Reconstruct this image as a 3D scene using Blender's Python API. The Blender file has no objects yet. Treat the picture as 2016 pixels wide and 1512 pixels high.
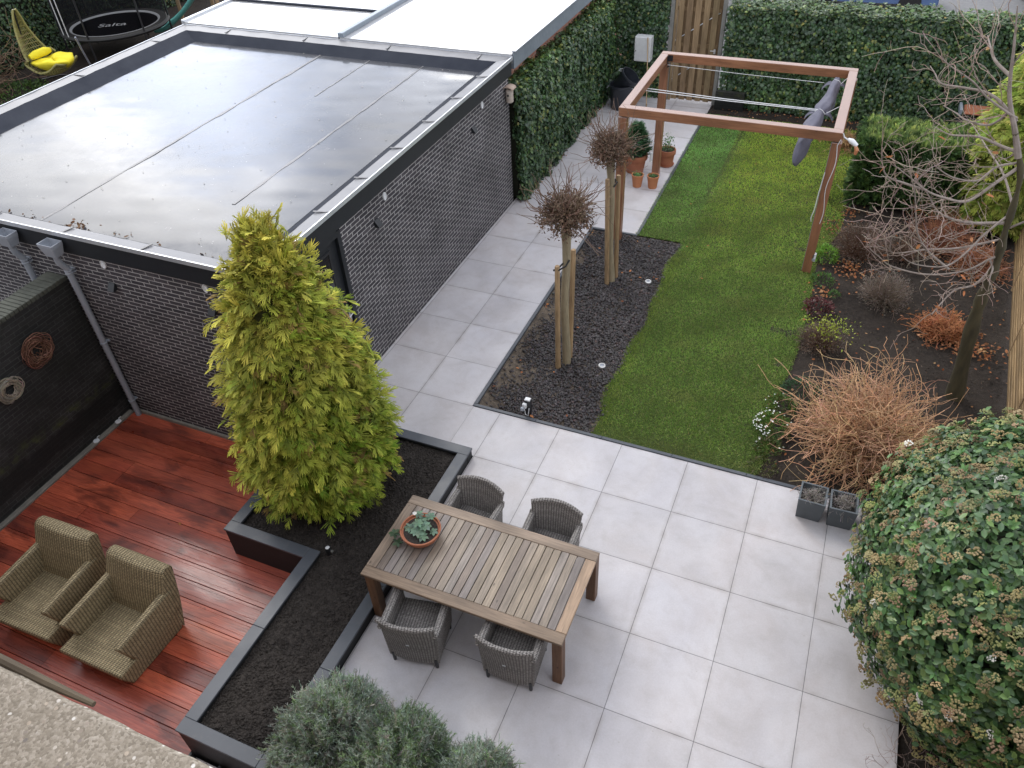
import bpy, bmesh, math, random
import numpy as np
from mathutils import Vector, Matrix
SC = bpy.context.scene
COL = SC.collection
R = math.radians
rnd = random.Random(7)
rng = np.random.default_rng(11)

# ------------------------------------------------------------------ camera, sky, sun, exposure
cam = bpy.data.cameras.new('camera')
co = bpy.data.objects.new('camera', cam); COL.objects.link(co)
_r = Vector((0.92068747, 0.38794904, -0.04277999)); _d = Vector((0.22535038, -0.61787277, -0.75329307)); _f = Vector((-0.31867192, 0.683907, -0.65629218))
mw = Matrix.Identity(4)
for i in range(3):
    mw[i][0] = _r[i]; mw[i][1] = -_d[i]; mw[i][2] = -_f[i]
mw.translation = Vector((2.6993, -6.3788, 7.6019))
co.matrix_world = mw
cam.sensor_width = 36; cam.lens = 36 * 1529.9 / 2016; cam.clip_start = 0.05; cam.clip_end = 500
SC.camera = co
SUN_AZ, SUN_EL = R(-48), R(42)      # azimuth measured from +Y towards +X
w = bpy.data.worlds.new('World'); SC.world = w; w.use_nodes = True
nt = w.node_tree; nt.nodes.clear()
def wn(t, **k):
    n = nt.nodes.new(t)
    for a, b in k.items(): setattr(n, a, b)
    return n
wo = wn('ShaderNodeOutputWorld'); bg = wn('ShaderNodeBackground'); sky = wn('ShaderNodeTexSky')
sky.sky_type = 'NISHITA'; sky.sun_disc = False; sky.sun_elevation = SUN_EL; sky.sun_rotation = SUN_AZ
tc = wn('ShaderNodeTexCoord'); mp = wn('ShaderNodeMapping'); mp.inputs['Scale'].default_value = (1, 1, 1.6); mp.inputs['Location'].default_value = (.35, .1, .2)
nz = wn('ShaderNodeTexNoise'); nz.inputs['Scale'].default_value = 4.3; nz.inputs['Detail'].default_value = 5; nz.inputs['Roughness'].default_value = .45; nz.inputs['Distortion'].default_value = .25
rp = wn('ShaderNodeValToRGB')
rp.color_ramp.elements[0].position = .43; rp.color_ramp.elements[0].color = (5.6, 6.2, 7.6, 1)
rp.color_ramp.elements[1].position = .60; rp.color_ramp.elements[1].color = (15.4, 15.2, 14.9, 1)
nt.links.new(tc.outputs['Generated'], mp.inputs[0]); nt.links.new(mp.outputs[0], nz.inputs[0]); nt.links.new(nz.outputs[0], rp.inputs[0])
# the thin places of the cloud deck, brighter where the sun stands behind it
def glow(direction, power, gain):
    dt = wn('ShaderNodeVectorMath', operation='DOT_PRODUCT'); v = Vector(direction).normalized(); dt.inputs[1].default_value = v
    nt.links.new(tc.outputs['Generated'], dt.inputs[0])
    mx = wn('ShaderNodeMath', operation='MAXIMUM'); mx.inputs[1].default_value = 0; nt.links.new(dt.outputs['Value'], mx.inputs[0])
    pw = wn('ShaderNodeMath', operation='POWER'); pw.inputs[1].default_value = power; nt.links.new(mx.outputs[0], pw.inputs[0])
    ml = wn('ShaderNodeMath', operation='MULTIPLY'); ml.inputs[1].default_value = gain; nt.links.new(pw.outputs[0], ml.inputs[0])
    return ml.outputs[0]
gs = [glow(d, p, g) for d, p, g in [((-.62, .68, .30), 7, .15), ((-.655, .655, .36), 200, 2.3), ((-.72, .63, .29), 110, 1.6), ((-.45, .86, .235), 130, 2.4), ((-.62, .67, .405), 400, .9), ((-.60, .74, .30), 300, .5), ((-.60, .32, .72), 60, .3), ((-.80, .50, .33), 90, .4)]]
acc = gs[0]
for g in gs[1:]:
    a = wn('ShaderNodeMath', operation='ADD'); nt.links.new(acc, a.inputs[0]); nt.links.new(g, a.inputs[1]); acc = a.outputs[0]
ad = wn('ShaderNodeMath', operation='ADD'); ad.inputs[1].default_value = 1; nt.links.new(acc, ad.inputs[0])
vs = wn('ShaderNodeVectorMath', operation='SCALE'); nt.links.new(rp.outputs[0], vs.inputs[0]); nt.links.new(ad.outputs[0], vs.inputs['Scale'])
mxn = wn('ShaderNodeMix', data_type='RGBA'); mxn.inputs[0].default_value = .93
nt.links.new(sky.outputs[0], mxn.inputs[6]); nt.links.new(vs.outputs[0], mxn.inputs[7])
nt.links.new(mxn.outputs[2], bg.inputs[0]); bg.inputs[1].default_value = .1
nt.links.new(bg.outputs[0], wo.inputs[0])
sl = bpy.data.lights.new('sun', 'SUN'); sl.energy = .9; sl.angle = R(22); sl.color = (1, .96, .9)
so = bpy.data.objects.new('sun', sl); COL.objects.link(so)
sd = Vector((math.sin(SUN_AZ) * math.cos(SUN_EL), math.cos(SUN_AZ) * math.cos(SUN_EL), math.sin(SUN_EL)))
so.rotation_euler = sd.to_track_quat('Z', 'Y').to_euler(); so.location = (0, 0, 20)
SC.view_settings.view_transform = 'Standard'; SC.view_settings.look = 'None'; SC.view_settings.exposure = 0.67; SC.view_settings.gamma = 1
SC.cycles.max_bounces = 6; SC.cycles.diffuse_bounces = 3; SC.cycles.transparent_max_bounces = 12

# ------------------------------------------------------------------ material helpers
class G:
    def __init__(s, name):
        s.m = bpy.data.materials.new(name); s.m.use_nodes = True; s.t = s.m.node_tree
        s.p = s.t.nodes['Principled BSDF']; s.out = s.t.nodes['Material Output']
    def n(s, t, **k):
        x = s.t.nodes.new(t)
        for a, b in k.items(): setattr(x, a, b)
        return x
    def put(s, sock, v):
        if hasattr(v, 'is_linked'): s.t.links.new(v, sock)
        elif isinstance(v, (tuple, list)) and len(v) == 3 and len(sock.default_value) == 4: sock.default_value = (*v, 1)
        else: sock.default_value = v
    def co(s, kind='Object', scale=(1, 1, 1), rot=(0, 0, 0), loc=(0, 0, 0)):
        if kind == 'World': c = s.n('ShaderNodeNewGeometry').outputs['Position']
        else: c = s.n('ShaderNodeTexCoord').outputs[kind]
        m = s.n('ShaderNodeMapping'); s.t.links.new(c, m.inputs[0])
        m.inputs['Scale'].default_value = scale; m.inputs['Rotation'].default_value = rot; m.inputs['Location'].default_value = loc
        return m.outputs[0]
    def noise(s, vec, scale=5, detail=4, rough=.55, dist=0, color=False):
        x = s.n('ShaderNodeTexNoise'); s.t.links.new(vec, x.inputs[0])
        x.inputs['Scale'].default_value = scale; x.inputs['Detail'].default_value = detail; x.inputs['Roughness'].default_value = rough; x.inputs['Distortion'].default_value = dist
        return x.outputs[1 if color else 0]
    def vor(s, vec, scale=5, feature='F1', out=0, rnd_=1):
        x = s.n('ShaderNodeTexVoronoi', feature=feature); s.t.links.new(vec, x.inputs[0]); x.inputs['Scale'].default_value = scale; x.inputs['Randomness'].default_value = rnd_
        return x.outputs[out]
    def ramp(s, v, stops, interp='LINEAR'):
        x = s.n('ShaderNodeValToRGB'); e = x.color_ramp.elements; x.color_ramp.interpolation = interp
        while len(e) < len(stops): e.new(.5)
        for i, (p, c) in enumerate(stops):
            e[i].position = p; e[i].color = (c, c, c, 1) if isinstance(c, (int, float)) else (*c, 1)
        s.t.links.new(v, x.inputs[0]); return x.outputs[0]
    def mix(s, f, a, b, mode='MIX'):
        x = s.n('ShaderNodeMix', data_type='RGBA', blend_type=mode)
        s.put(x.inputs[0], f); s.put(x.inputs[6], a); s.put(x.inputs[7], b); return x.outputs[2]
    def math(s, op, a, b=0.0, c=0.0, clamp=False):
        x = s.n('ShaderNodeMath', operation=op, use_clamp=clamp); s.put(x.inputs[0], a); s.put(x.inputs[1], b)
        if op in ('MULTIPLY_ADD', 'SMOOTH_MIN', 'COMPARE'): s.put(x.inputs[2], c)
        return x.outputs[0]
    def attr(s, name='Col'): return s.n('ShaderNodeAttribute', attribute_name=name).outputs[0]
    def sep(s, v):
        x = s.n('ShaderNodeSeparateXYZ'); s.t.links.new(v, x.inputs[0]); return x.outputs
    def comb(s, x_, y_, z_):
        x = s.n('ShaderNodeCombineXYZ'); s.put(x.inputs[0], x_); s.put(x.inputs[1], y_); s.put(x.inputs[2], z_); return x.outputs[0]
    def white(s, v):
        x = s.n('ShaderNodeTexWhiteNoise'); s.t.links.new(v, x.inputs[0]); return x.outputs
    def bump(s, h, strength=.5, dist=.01):
        x = s.n('ShaderNodeBump'); s.put(x.inputs['Height'], h); x.inputs['Strength'].default_value = strength; x.inputs['Distance'].default_value = dist
        s.t.links.new(x.outputs[0], s.p.inputs['Normal']); return x.outputs[0]
    def set(s, color=None, rough=None, metal=None, spec=None, coat=None, coat_rough=None):
        for k, v in (('Base Color', color), ('Roughness', rough), ('Metallic', metal), ('Specular IOR Level', spec), ('Coat Weight', coat), ('Coat Roughness', coat_rough)):
            if v is not None: s.put(s.p.inputs[k], v)
        return s.m
def speck(name, c1, c2, scale=40, rough=.8, bump=.3, dist=.004, metal=0, spec=.5, kind='Object', stretch=(1, 1, 1), coat=0):
    g = G(name); v = g.co(kind, stretch); f = g.noise(v, scale, 5, .6); f2 = g.noise(v, scale * .13, 3)
    ff = g.math('MULTIPLY_ADD', f, .5, g.math('MULTIPLY', f2, .5))
    c = g.ramp(ff, [(.34, c1), (.66, c2)])
    if bump: g.bump(f, bump, dist)
    return g.set(c, rough, metal, spec, coat, .1)
def leafmat(name, rough=.5, trans=.25, spec=.4, tint=(1, 1, 1)):
    g = G(name); a = g.attr(); v = g.co('World'); f = g.noise(v, 2.2, 3)
    c = g.mix(1.0, a, g.ramp(f, [(.3, (.78 * tint[0], .8 * tint[1], .8 * tint[2])), (.7, (1.2 * tint[0], 1.2 * tint[1], 1.15 * tint[2]))]), 'MULTIPLY')
    g.set(c, rough, 0, spec)
    if trans:
        tr = g.n('ShaderNodeBsdfTranslucent'); g.t.links.new(c, tr.inputs[0]); ms = g.n('ShaderNodeMixShader'); ms.inputs[0].default_value = trans
        g.t.links.new(g.p.outputs[0], ms.inputs[1]); g.t.links.new(tr.outputs[0], ms.inputs[2]); g.t.links.new(ms.outputs[0], g.out.inputs[0])
    return g.m
def brickmat(name, brick1, brick2, mortar, damp=False, flemish=False, bw=.22, bh=.0635, mw_=.012):
    g = G(name); uv = g.co('UV'); x = g.n('ShaderNodeTexBrick'); g.t.links.new(uv, x.inputs[0])
    x.inputs['Scale'].default_value = 1; x.inputs['Brick Width'].default_value = bw; x.inputs['Row Height'].default_value = bh; x.inputs['Mortar Size'].default_value = mw_ / 2; x.inputs['Mortar Smooth'].default_value = .15
    x.inputs['Bias'].default_value = 0; g.put(x.inputs[1], brick1); g.put(x.inputs[2], brick2); g.put(x.inputs[3], mortar)
    f = g.noise(uv, 55, 4); f2 = g.noise(uv, 1.3, 4)
    c = g.mix(1, x.outputs[0], g.ramp(f, [(.3, .75), (.7, 1.25)]), 'MULTIPLY'); c = g.mix(1, c, g.ramp(f2, [(.3, .72), (.7, 1.3)]), 'MULTIPLY')
    c = g.mix(g.ramp(g.noise(uv, 2.7, 5, .7), [(.54, 0.0), (.78, .4)]), c, (.16, .155, .16))
    if damp:
        z = g.sep(g.co('World'))[2]; wob = g.math('MULTIPLY', g.noise(uv, 4, 4), .22)
        zz = g.math('ADD', z, wob)
        moss = g.ramp(g.math('MULTIPLY', g.ramp(zz, [(.33, 0.0), (.42, 1.0), (.46, 1.0), (.58, 0.0)]), g.ramp(g.noise(uv, 6, 5, .65), [(.45, 0.0), (.68, 1.0)])), [(0, 0.0), (1, .75)])
        c = g.mix(moss, c, (.09, .105, .03))
        c = g.mix(g.ramp(g.noise(uv, 1.8, 5, .7), [(.4, 0.15), (.7, .8)]), c, (.013, .015, .012))
        band = g.ramp(zz, [(.0, 0.0), (.05, 1.0), (.3, 1.0), (.34, 0.0)]); c = g.mix(g.math('MULTIPLY', band, .8), c, (.008, .009, .009))
    h = g.math('SUBTRACT', g.math('MULTIPLY', f, .35), x.outputs[1]); g.bump(h, .8, .008)
    return g.set(c, .8 if not damp else .75, 0, .35)
def woodmat(name, axis, c1, c2, rough=.55, useattr=False, wet=False, scale=6):
    g = G(name); st = [10, 10, 10]; st[axis] = .55
    v = g.co('World', tuple(st)); f = g.noise(v, scale, 5, .6, .6); v2 = g.co('World', tuple(3.5 if i != axis else .8 for i in range(3))); f2 = g.noise(v2, 1.5, 4)
    c = g.ramp(f, [(.3, c1), (.7, c2)]); c = g.mix(1, c, g.ramp(f2, [(.3, .7), (.7, 1.25)]), 'MULTIPLY')
    if wet:
        st_ = g.noise(g.co('World', tuple(2.6 if i != axis else .9 for i in range(3)), loc=(3.1, .4, 0)), 1.3, 5, .6, .8); c = g.mix(g.ramp(st_, [(.5, 0.0), (.66, .72)]), c, (.075, .022, .018)); st2 = g.noise(g.co('World', tuple(5 if i != axis else .7 for i in range(3)), loc=(9.1, 2.4, 0)), 1.5, 3); c = g.mix(g.ramp(st2, [(.55, 0.0), (.7, .5)]), c, (.45, .12, .06))
    kn = g.vor(g.co('World', tuple(2.2 if i != axis else 1.1 for i in range(3))), 3); c = g.mix(g.ramp(kn, [(.03, .8), (.08, 0.0)]), c, tuple(q * .35 for q in c1))
    if useattr: c = g.mix(1, c, g.attr(), 'MULTIPLY')
    if name.startswith('cedar'): nz_ = g.sep(g.n('ShaderNodeNewGeometry').outputs['Normal'])[2]; c = g.mix(g.ramp(nz_, [(.6, 0.0), (.8, .75)]), c, (.34, .255, .235))  # sky reflection on upward cedar faces, painted into the colour as paler grey-pink
    g.bump(f, .35, .003)
    if wet:
        r = g.ramp(g.noise(g.co('World', tuple(1 if i != axis else .35 for i in range(3))), 2.2, 4), [(.38, .2), (.62, .46)]); return g.set(c, r, 0, .5)
    return g.set(c, rough, 0, .4)
def weavemat(name, c1, c2, gap, p=.016, q_=.016, rough=.6):
    g = G(name); uv = g.sep(g.co('UV'))
    a = g.math('DIVIDE', uv[0], p); b = g.math('DIVIDE', uv[1], q_)
    par = g.math('MODULO', g.math('ADD', g.math('FLOOR', a), g.math('FLOOR', b)), 2); par = g.math('ABSOLUTE', par)
    sa = g.math('ABSOLUTE', g.math('SINE', g.math('MULTIPLY', a, math.pi))); sb = g.math('ABSOLUTE', g.math('SINE', g.math('MULTIPLY', b, math.pi)))
    h = g.math('ADD', g.math('MULTIPLY', sa, par), g.math('MULTIPLY', sb, g.math('SUBTRACT', 1, par)))
    hh = g.math('MULTIPLY', h, g.math('POWER', g.math('MAXIMUM', g.math('MULTIPLY', sa, sb), .0001), .3))
    wv = g.white(g.comb(g.math('FLOOR', g.math('MULTIPLY', a, .12)), g.math('FLOOR', b), par))[0]
    f2 = g.noise(g.co('Object'), 3, 3); cc = g.mix(g.math('MULTIPLY_ADD', wv, .6, g.math('MULTIPLY', f2, .4)), c1, c2)
    c = g.mix(g.ramp(hh, [(.12, 0.0), (.5, 1.0)]), gap, cc)
    g.bump(hh, .9, .006); return g.set(c, rough, 0, .35)

# ------------------------------------------------------------------ mesh helpers
def org(o):
    v = Vector((0, 0, 0))
    while o is not None: v += o.location; o = o.parent
    return v
class MB:
    """collects faces and links them as one mesh object"""
    def __init__(s): s.v = []; s.f = []; s.uv = {}; s.c = []; s.cc = (1, 1, 1)
    def add(s, vs, fs, uvs=None):
        b = len(s.v)
        for x in vs: s.v.append(tuple(x)); s.c.append(s.cc)
        for i, f in enumerate(fs):
            if uvs is not None: s.uv[len(s.f)] = uvs[i]
            s.f.append(tuple(b + k for k in f))
    def box(s, c, d, rz=0, ch=0.0, top=None):
        cx, cy, cz = c; x, y, z = d[0] / 2, d[1] / 2, d[2] / 2
        ca, sa = math.cos(rz), math.sin(rz)
        def T(p): return (cx + p[0] * ca - p[1] * sa, cy + p[0] * sa + p[1] * ca, cz + p[2])
        if ch <= 0:
            tx, ty = (x, y) if top is None else (x * top, y * top)
            P = [(-x, -y, -z), (x, -y, -z), (x, y, -z), (-x, y, -z), (-tx, -ty, z), (tx, -ty, z), (tx, ty, z), (-tx, ty, z)]
            s.add([T(p) for p in P], [(3, 2, 1, 0), (4, 5, 6, 7), (0, 1, 5, 4), (1, 2, 6, 5), (2, 3, 7, 6), (3, 0, 4, 7)])
        else:
            P = []
            for zz, i in ((-z, ch), (-z + ch, 0), (z - ch, 0), (z, ch)):
                for (ax, ay) in ((-1, -1), (1, -1), (1, 1), (-1, 1)):
                    k = ch * .8
                    if ax * ay > 0: pts = [(ax * (x - i), ay * (y - i - k)), (ax * (x - i - k), ay * (y - i))]
                    else: pts = [(ax * (x - i - k), ay * (y - i)), (ax * (x - i), ay * (y - i - k))]
                    P += [(a, b, zz) for a, b in pts]
            F = [tuple(range(7, -1, -1)), tuple(range(24, 32))]
            for l in range(3):
                for k in range(8): F.append((l * 8 + k, l * 8 + (k + 1) % 8, (l + 1) * 8 + (k + 1) % 8, (l + 1) * 8 + k))
            s.add([T(p) for p in P], F)
        return s
    def span(s, x0, x1, y0, y1, z0, z1, ch=0): return s.box(((x0 + x1) / 2, (y0 + y1) / 2, (z0 + z1) / 2), (abs(x1 - x0), abs(y1 - y0), abs(z1 - z0)), 0, ch)
    def quad(s, a, b, c, d): s.add([a, b, c, d], [(0, 1, 2, 3)]); return s
    def tube(s, pts, r, n=8, cap=True):
        pts = [Vector(p) for p in pts]; rr = r if isinstance(r, (list, tuple)) else [r] * len(pts)
        t0 = (pts[1] - pts[0]).normalized(); u = t0.orthogonal().normalized(); V = []
        for i, p in enumerate(pts):
            t = (pts[min(i + 1, len(pts) - 1)] - pts[max(i - 1, 0)]).normalized()
            u = (u - t * u.dot(t)).normalized(); w_ = t.cross(u)
            for k in range(n):
                a = 2 * math.pi * k / n; V.append(p + (u * math.cos(a) + w_ * math.sin(a)) * rr[i])
        F = []
        for i in range(len(pts) - 1):
            for k in range(n): F.append((i * n + k, i * n + (k + 1) % n, (i + 1) * n + (k + 1) % n, (i + 1) * n + k))
        if cap: F += [tuple(range(n - 1, -1, -1)), tuple((len(pts) - 1) * n + k for k in range(n))]
        s.add(V, F); return s
    def lathe(s, prof, c=(0, 0, 0), n=28, rx=1, ry=1, cap=True):
        V = []
        for (r_, z) in prof:
            for k in range(n):
                a = 2 * math.pi * k / n; V.append((c[0] + r_ * math.cos(a) * rx, c[1] + r_ * math.sin(a) * ry, c[2] + z))
        F = []
        for i in range(len(prof) - 1):
            for k in range(n): F.append((i * n + k, i * n + (k + 1) % n, (i + 1) * n + (k + 1) % n, (i + 1) * n + k))
        if cap and prof[0][0] > 0: F.append(tuple(range(n - 1, -1, -1)))
        if cap and prof[-1][0] > 0: F.append(tuple((len(prof) - 1) * n + k for k in range(n)))
        s.add(V, F); return s
    def grid(s, fn, nu, nv, su=1.0, sv=1.0, flip=False):
        V = [fn(i / nu, j / nv) for j in range(nv + 1) for i in range(nu + 1)]; F = []; U = []
        for j in range(nv):
            for i in range(nu):
                q = [(i, j), (i + 1, j), (i + 1, j + 1), (i, j + 1)]
                if flip: q = q[::-1]
                F.append(tuple(b * (nu + 1) + a for a, b in q)); U.append([(a / nu * su, b / nv * sv) for a, b in q])
        s.add(V, F, U); return s
    def shell(s, fn, th, nu, nv, su=1.0, sv=1.0):
        """a curved slab: fn(u, v) gives (point, normal)"""
        A = lambda u, v: Vector(fn(u, v)[0]) + Vector(fn(u, v)[1]).normalized() * th / 2
        B = lambda u, v: Vector(fn(u, v)[0]) - Vector(fn(u, v)[1]).normalized() * th / 2
        s.grid(A, nu, nv, su, sv); s.grid(B, nu, nv, su, sv, True)
        for e, ln, nn in ((lambda t, k: (A if k else B)(t, 0), su, nu), (lambda t, k: (B if k else A)(t, 1), su, nu), (lambda t, k: (B if k else A)(0, t), sv, nv), (lambda t, k: (A if k else B)(1, t), sv, nv)):
            s.grid(lambda a, b, e=e: e(a, b > .5), nn, 1, ln, th)
        return s
    def prism(s, poly, z0, z1):
        n = len(poly); V = [(x, y, z0) for x, y in poly] + [(x, y, z1) for x, y in poly]
        s.add(V, [tuple(range(n - 1, -1, -1)), tuple(range(n, 2 * n))] + [(k, (k + 1) % n, n + (k + 1) % n, n + k) for k in range(n)]); return s
    def build(s, name, mat, parent=None, local=False, smooth=False, bevel=0, subsurf=0):
        me = bpy.data.meshes.new(name); o_ = Vector((0, 0, 0)) if local else org(parent)
        me.from_pydata([(x - o_.x, y - o_.y, z - o_.z) for x, y, z in s.v], [], s.f)
        uvl = me.uv_layers.new(name='UVMap'); wv = s.v
        flat = np.empty(len(me.loops) * 2, dtype=np.float32)
        for p in me.polygons:
            cu = s.uv.get(p.index); nn = p.normal; ax = max(range(3), key=lambda i: abs(nn[i]))
            for k, li in enumerate(p.loop_indices):
                if cu is not None: a, b = cu[k]
                else:
                    x, y, z = wv[s.f[p.index][k]]
                    a, b = ((y, z), (x, z), (x, y))[ax]
                flat[li * 2] = a; flat[li * 2 + 1] = b
        uvl.data.foreach_set('uv', flat)
        ca = me.color_attributes.new('Col', 'FLOAT_COLOR', 'POINT')
        ca.data.foreach_set('color', np.array([(*c, 1) for c in s.c], dtype=np.float32).ravel())
        me.materials.append(mat)
        if smooth:
            me.polygons.foreach_set('use_smooth', [True] * len(me.polygons))
            if smooth != 'all': me.set_sharp_from_angle(angle=R(40))
        o = bpy.data.objects.new(name, me); COL.objects.link(o); o.parent = parent
        if bevel:
            b = o.modifiers.new('bevel', 'BEVEL'); b.width = bevel; b.segments = 2; b.limit_method = 'ANGLE'; b.angle_limit = R(35)
        if subsurf:
            b = o.modifiers.new('sub', 'SUBSURF'); b.levels = subsurf; b.render_levels = subsurf
        return o
def tag(o, label, cat, group=None):
    o['label'] = label; o['category'] = cat
    if group: o['group'] = group
    return o
def thing(name, label, cat, loc=(0, 0, 0), rz=0, group=None):
    o = bpy.data.objects.new(name, None); COL.objects.link(o); o.location = loc; o.rotation_euler = (0, 0, rz); o.empty_display_size = .1
    return tag(o, label, cat, group)
def struct(o): o['kind'] = 'structure'; return o
def stuff(o, label=None, cat=None):
    o['kind'] = 'stuff'
    if label: o['label'] = label; o['category'] = cat
    return o
def copy_tree(o, parent=None):
    c = o.copy(); COL.objects.link(c); c.parent = parent
    for ch in o.children: copy_tree(ch, c)
    return c

def npmesh(name, V, F, C, mat, parent=None, local=False, smooth=False):
    """V (n,3), F (m,k), C (n,3)"""
    me = bpy.data.meshes.new(name); o_ = np.zeros(3) if local else np.array(org(parent)); V = np.asarray(V, dtype=np.float32) - o_.astype(np.float32)
    F = np.asarray(F, dtype=np.int32); m, k = F.shape
    me.vertices.add(len(V)); me.vertices.foreach_set('co', V.ravel())
    me.loops.add(m * k); me.loops.foreach_set('vertex_index', F.ravel())
    me.polygons.add(m); me.polygons.foreach_set('loop_start', np.arange(0, m * k, k, dtype=np.int32)); me.polygons.foreach_set('loop_total', np.full(m, k, dtype=np.int32))
    me.update(calc_edges=True)
    ca = me.color_attributes.new('Col', 'FLOAT_COLOR', 'POINT'); C4 = np.ones((len(V), 4), dtype=np.float32); C4[:, :3] = C; ca.data.foreach_set('color', C4.ravel())
    if smooth: me.polygons.foreach_set('use_smooth', [True] * m)
    me.materials.append(mat); me.validate()
    o = bpy.data.objects.new(name, me); COL.objects.link(o); o.parent = parent; return o
def unit(a): return a / np.maximum(np.linalg.norm(a, axis=-1, keepdims=True), 1e-9)
def frames(X, N):
    X = unit(X); Y = unit(np.cross(N, X)); Z = np.cross(X, Y); return X, Y, Z
def inst(tmpl, P, X, N, S, c0, c1, SW=None):
    """instances of a leaf template (verts, faces, t) placed at P; tip along X, face along N; colour runs c0 to c1 along t"""
    tv, tf, tt = tmpl; X, Y, Z = frames(X, N); S = np.broadcast_to(np.asarray(S, float), (len(P),)); SW = S if SW is None else SW
    V = P[:, None, :] + X[:, None, :] * (tv[None, :, 0] * S[:, None])[..., None] + Y[:, None, :] * (tv[None, :, 1] * SW[:, None])[..., None] + Z[:, None, :] * (tv[None, :, 2] * S[:, None])[..., None]
    k = len(tv); F = tf[None] + (np.arange(len(P)) * k)[:, None, None]
    C = c0[:, None, :] * (1 - tt)[None, :, None] + c1[:, None, :] * tt[None, :, None]
    return V.reshape(-1, 3), F.reshape(-1, tf.shape[1]), C.reshape(-1, 3)
def merge(parts):
    V = []; F = []; C = []; b = 0
    for v, f, c in parts: V.append(v); F.append(f + b); C.append(c); b += len(v)
    return np.concatenate(V), np.concatenate(F), np.concatenate(C)
def T(v, f, t): return np.array(v, float), np.array(f, int), np.array(t, float)
# leaf templates (all quads or all tris)
IVY = T([(0, 0, 0), (.12, .42, .03), (.45, .30, -.02), (.62, .46, .02), (.7, .16, .0), (1, 0, -.06), (.7, -.16, .0), (.62, -.46, .02), (.45, -.30, -.02), (.12, -.42, .03), (.45, 0, .1)],
        [(10, 0, 1), (10, 1, 2), (10, 2, 3), (10, 3, 4), (10, 4, 5), (10, 5, 6), (10, 6, 7), (10, 7, 8), (10, 8, 9), (10, 9, 0)], [.2, .5, .4, .7, .5, 1, .5, .7, .4, .5, 0])
OVAL = T([(0, 0, 0), (.3, .2, .06), (.7, .19, .03), (1, 0, -.06), (.7, -.19, .03), (.3, -.2, .06), (.5, 0, -.02)], [(0, 1, 6), (1, 2, 6), (2, 3, 6), (3, 4, 6), (4, 5, 6), (5, 0, 6)], [0, .5, .7, 1, .7, .5, .2])
BLADE = T([(0, .5, 0), (0, -.5, 0), (.6, -.32, .05), (.6, .32, .05), (1, .03, .0), (1, -.03, .0)], [(0, 1, 2, 3), (3, 2, 5, 4)], [0, 0, .6, .6, 1, 1])
def spray(nf=8, spread=75, droop=.25, wid=.055, seed=1):
    r = random.Random(seed); V = []; F = []; t = []
    for i in range(nf):
        # side shoots leave a curved axis alternately
        s0 = .06 + .72 * (i / nf) * r.uniform(.8, 1.1); ang = R(spread) * (1 - s0 * .55) * (1 if i % 2 else -1) * r.uniform(.45, .8); L = (.62 - s0 * .33) * r.uniform(.75, 1.2)
        if i == nf - 1: s0, ang, L = .35, 0, .65
        px, py = s0, 0.0; b = len(V); n = 3
        for k in range(n + 1):
            u = k / n; x = px + math.cos(ang) * L * u; y = py + math.sin(ang) * L * u; z = -droop * (x * x) * .8 + .05 * math.sin(3 * u) + (.10 * u * u if nf > 5 else 0)
            wd = wid * (1.0, 1.0, .8, .16)[k]; nx, ny = -math.sin(ang), math.cos(ang)
            V += [(x + nx * wd / 2, y + ny * wd / 2, z - .012), (x, y, z + .018), (x - nx * wd / 2, y - ny * wd / 2, z - .012)]; t += [min(1, (s0 + L * u) * .9)] * 3
        for k in range(n):
            q = b + k * 3; F += [(q, q + 1, q + 4, q + 3), (q + 1, q + 2, q + 5, q + 4)]
    b = len(V)
    for k in range(4):
        u = k / 3; x = u * .5; z = -droop * x * x * .8; V += [(x, wid * .35, z), (x, -wid * .35, z)]; t += [u * .3] * 2
    for k in range(3): F.append((b + 2 * k, b + 2 * k + 1, b + 2 * k + 3, b + 2 * k + 2))
    return T(V, F, t)
def twigs(P, Rr, c0, c1, sides=3):
    """P (n,k,3) polylines, Rr (n,k) radii"""
    n, k, _ = P.shape; Tn = np.empty_like(P); Tn[:, 1:-1] = P[:, 2:] - P[:, :-2]; Tn[:, 0] = P[:, 1] - P[:, 0]; Tn[:, -1] = P[:, -1] - P[:, -2]; Tn = unit(Tn)
    ref = np.array([.31, .52, .11]) + .0 * P; U = unit(np.cross(Tn, unit(ref))); W = np.cross(Tn, U)
    a = np.arange(sides) * 2 * np.pi / sides
    V = P[:, :, None, :] + (U[:, :, None, :] * np.cos(a)[None, None, :, None] + W[:, :, None, :] * np.sin(a)[None, None, :, None]) * Rr[:, :, None, None]
    idx = np.arange(n * k * sides).reshape(n, k, sides); nx = np.roll(idx, -1, axis=2)
    F = np.stack([idx[:, :-1], nx[:, :-1], nx[:, 1:], idx[:, 1:]], axis=-1).reshape(-1, 4)
    t = np.linspace(0, 1, k)[None, :, None, None]; C = c0[:, None, None, :] * (1 - t) + c1[:, None, None, :] * t + np.zeros((n, k, sides, 1))
    return V.reshape(-1, 3), F, C.reshape(-1, 3)
def grow(P0, D0, L, k=7, curl=.25, grav=0.0, up=0.0):
    """random curved stems from P0 along D0"""
    n = len(P0); P = np.zeros((n, k, 3)); P[:, 0] = P0; D = unit(D0.copy()); st = (L / (k - 1))[:, None]; bend = rng.normal(0, curl, (n, 3))
    for i in range(1, k):
        D = unit(D + bend / (k - 1) + rng.normal(0, curl * .35, (n, 3)) + np.array([0, 0, up - grav]) / (k - 1)); P[:, i] = P[:, i - 1] + D * st
    return P
def rad(n, k, r0, r1): return np.linspace(1, 0, k)[None] * (np.asarray(r0) * np.ones(n))[:, None] + np.linspace(0, 1, k)[None] * r1 * np.ones((n, 1))
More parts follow.
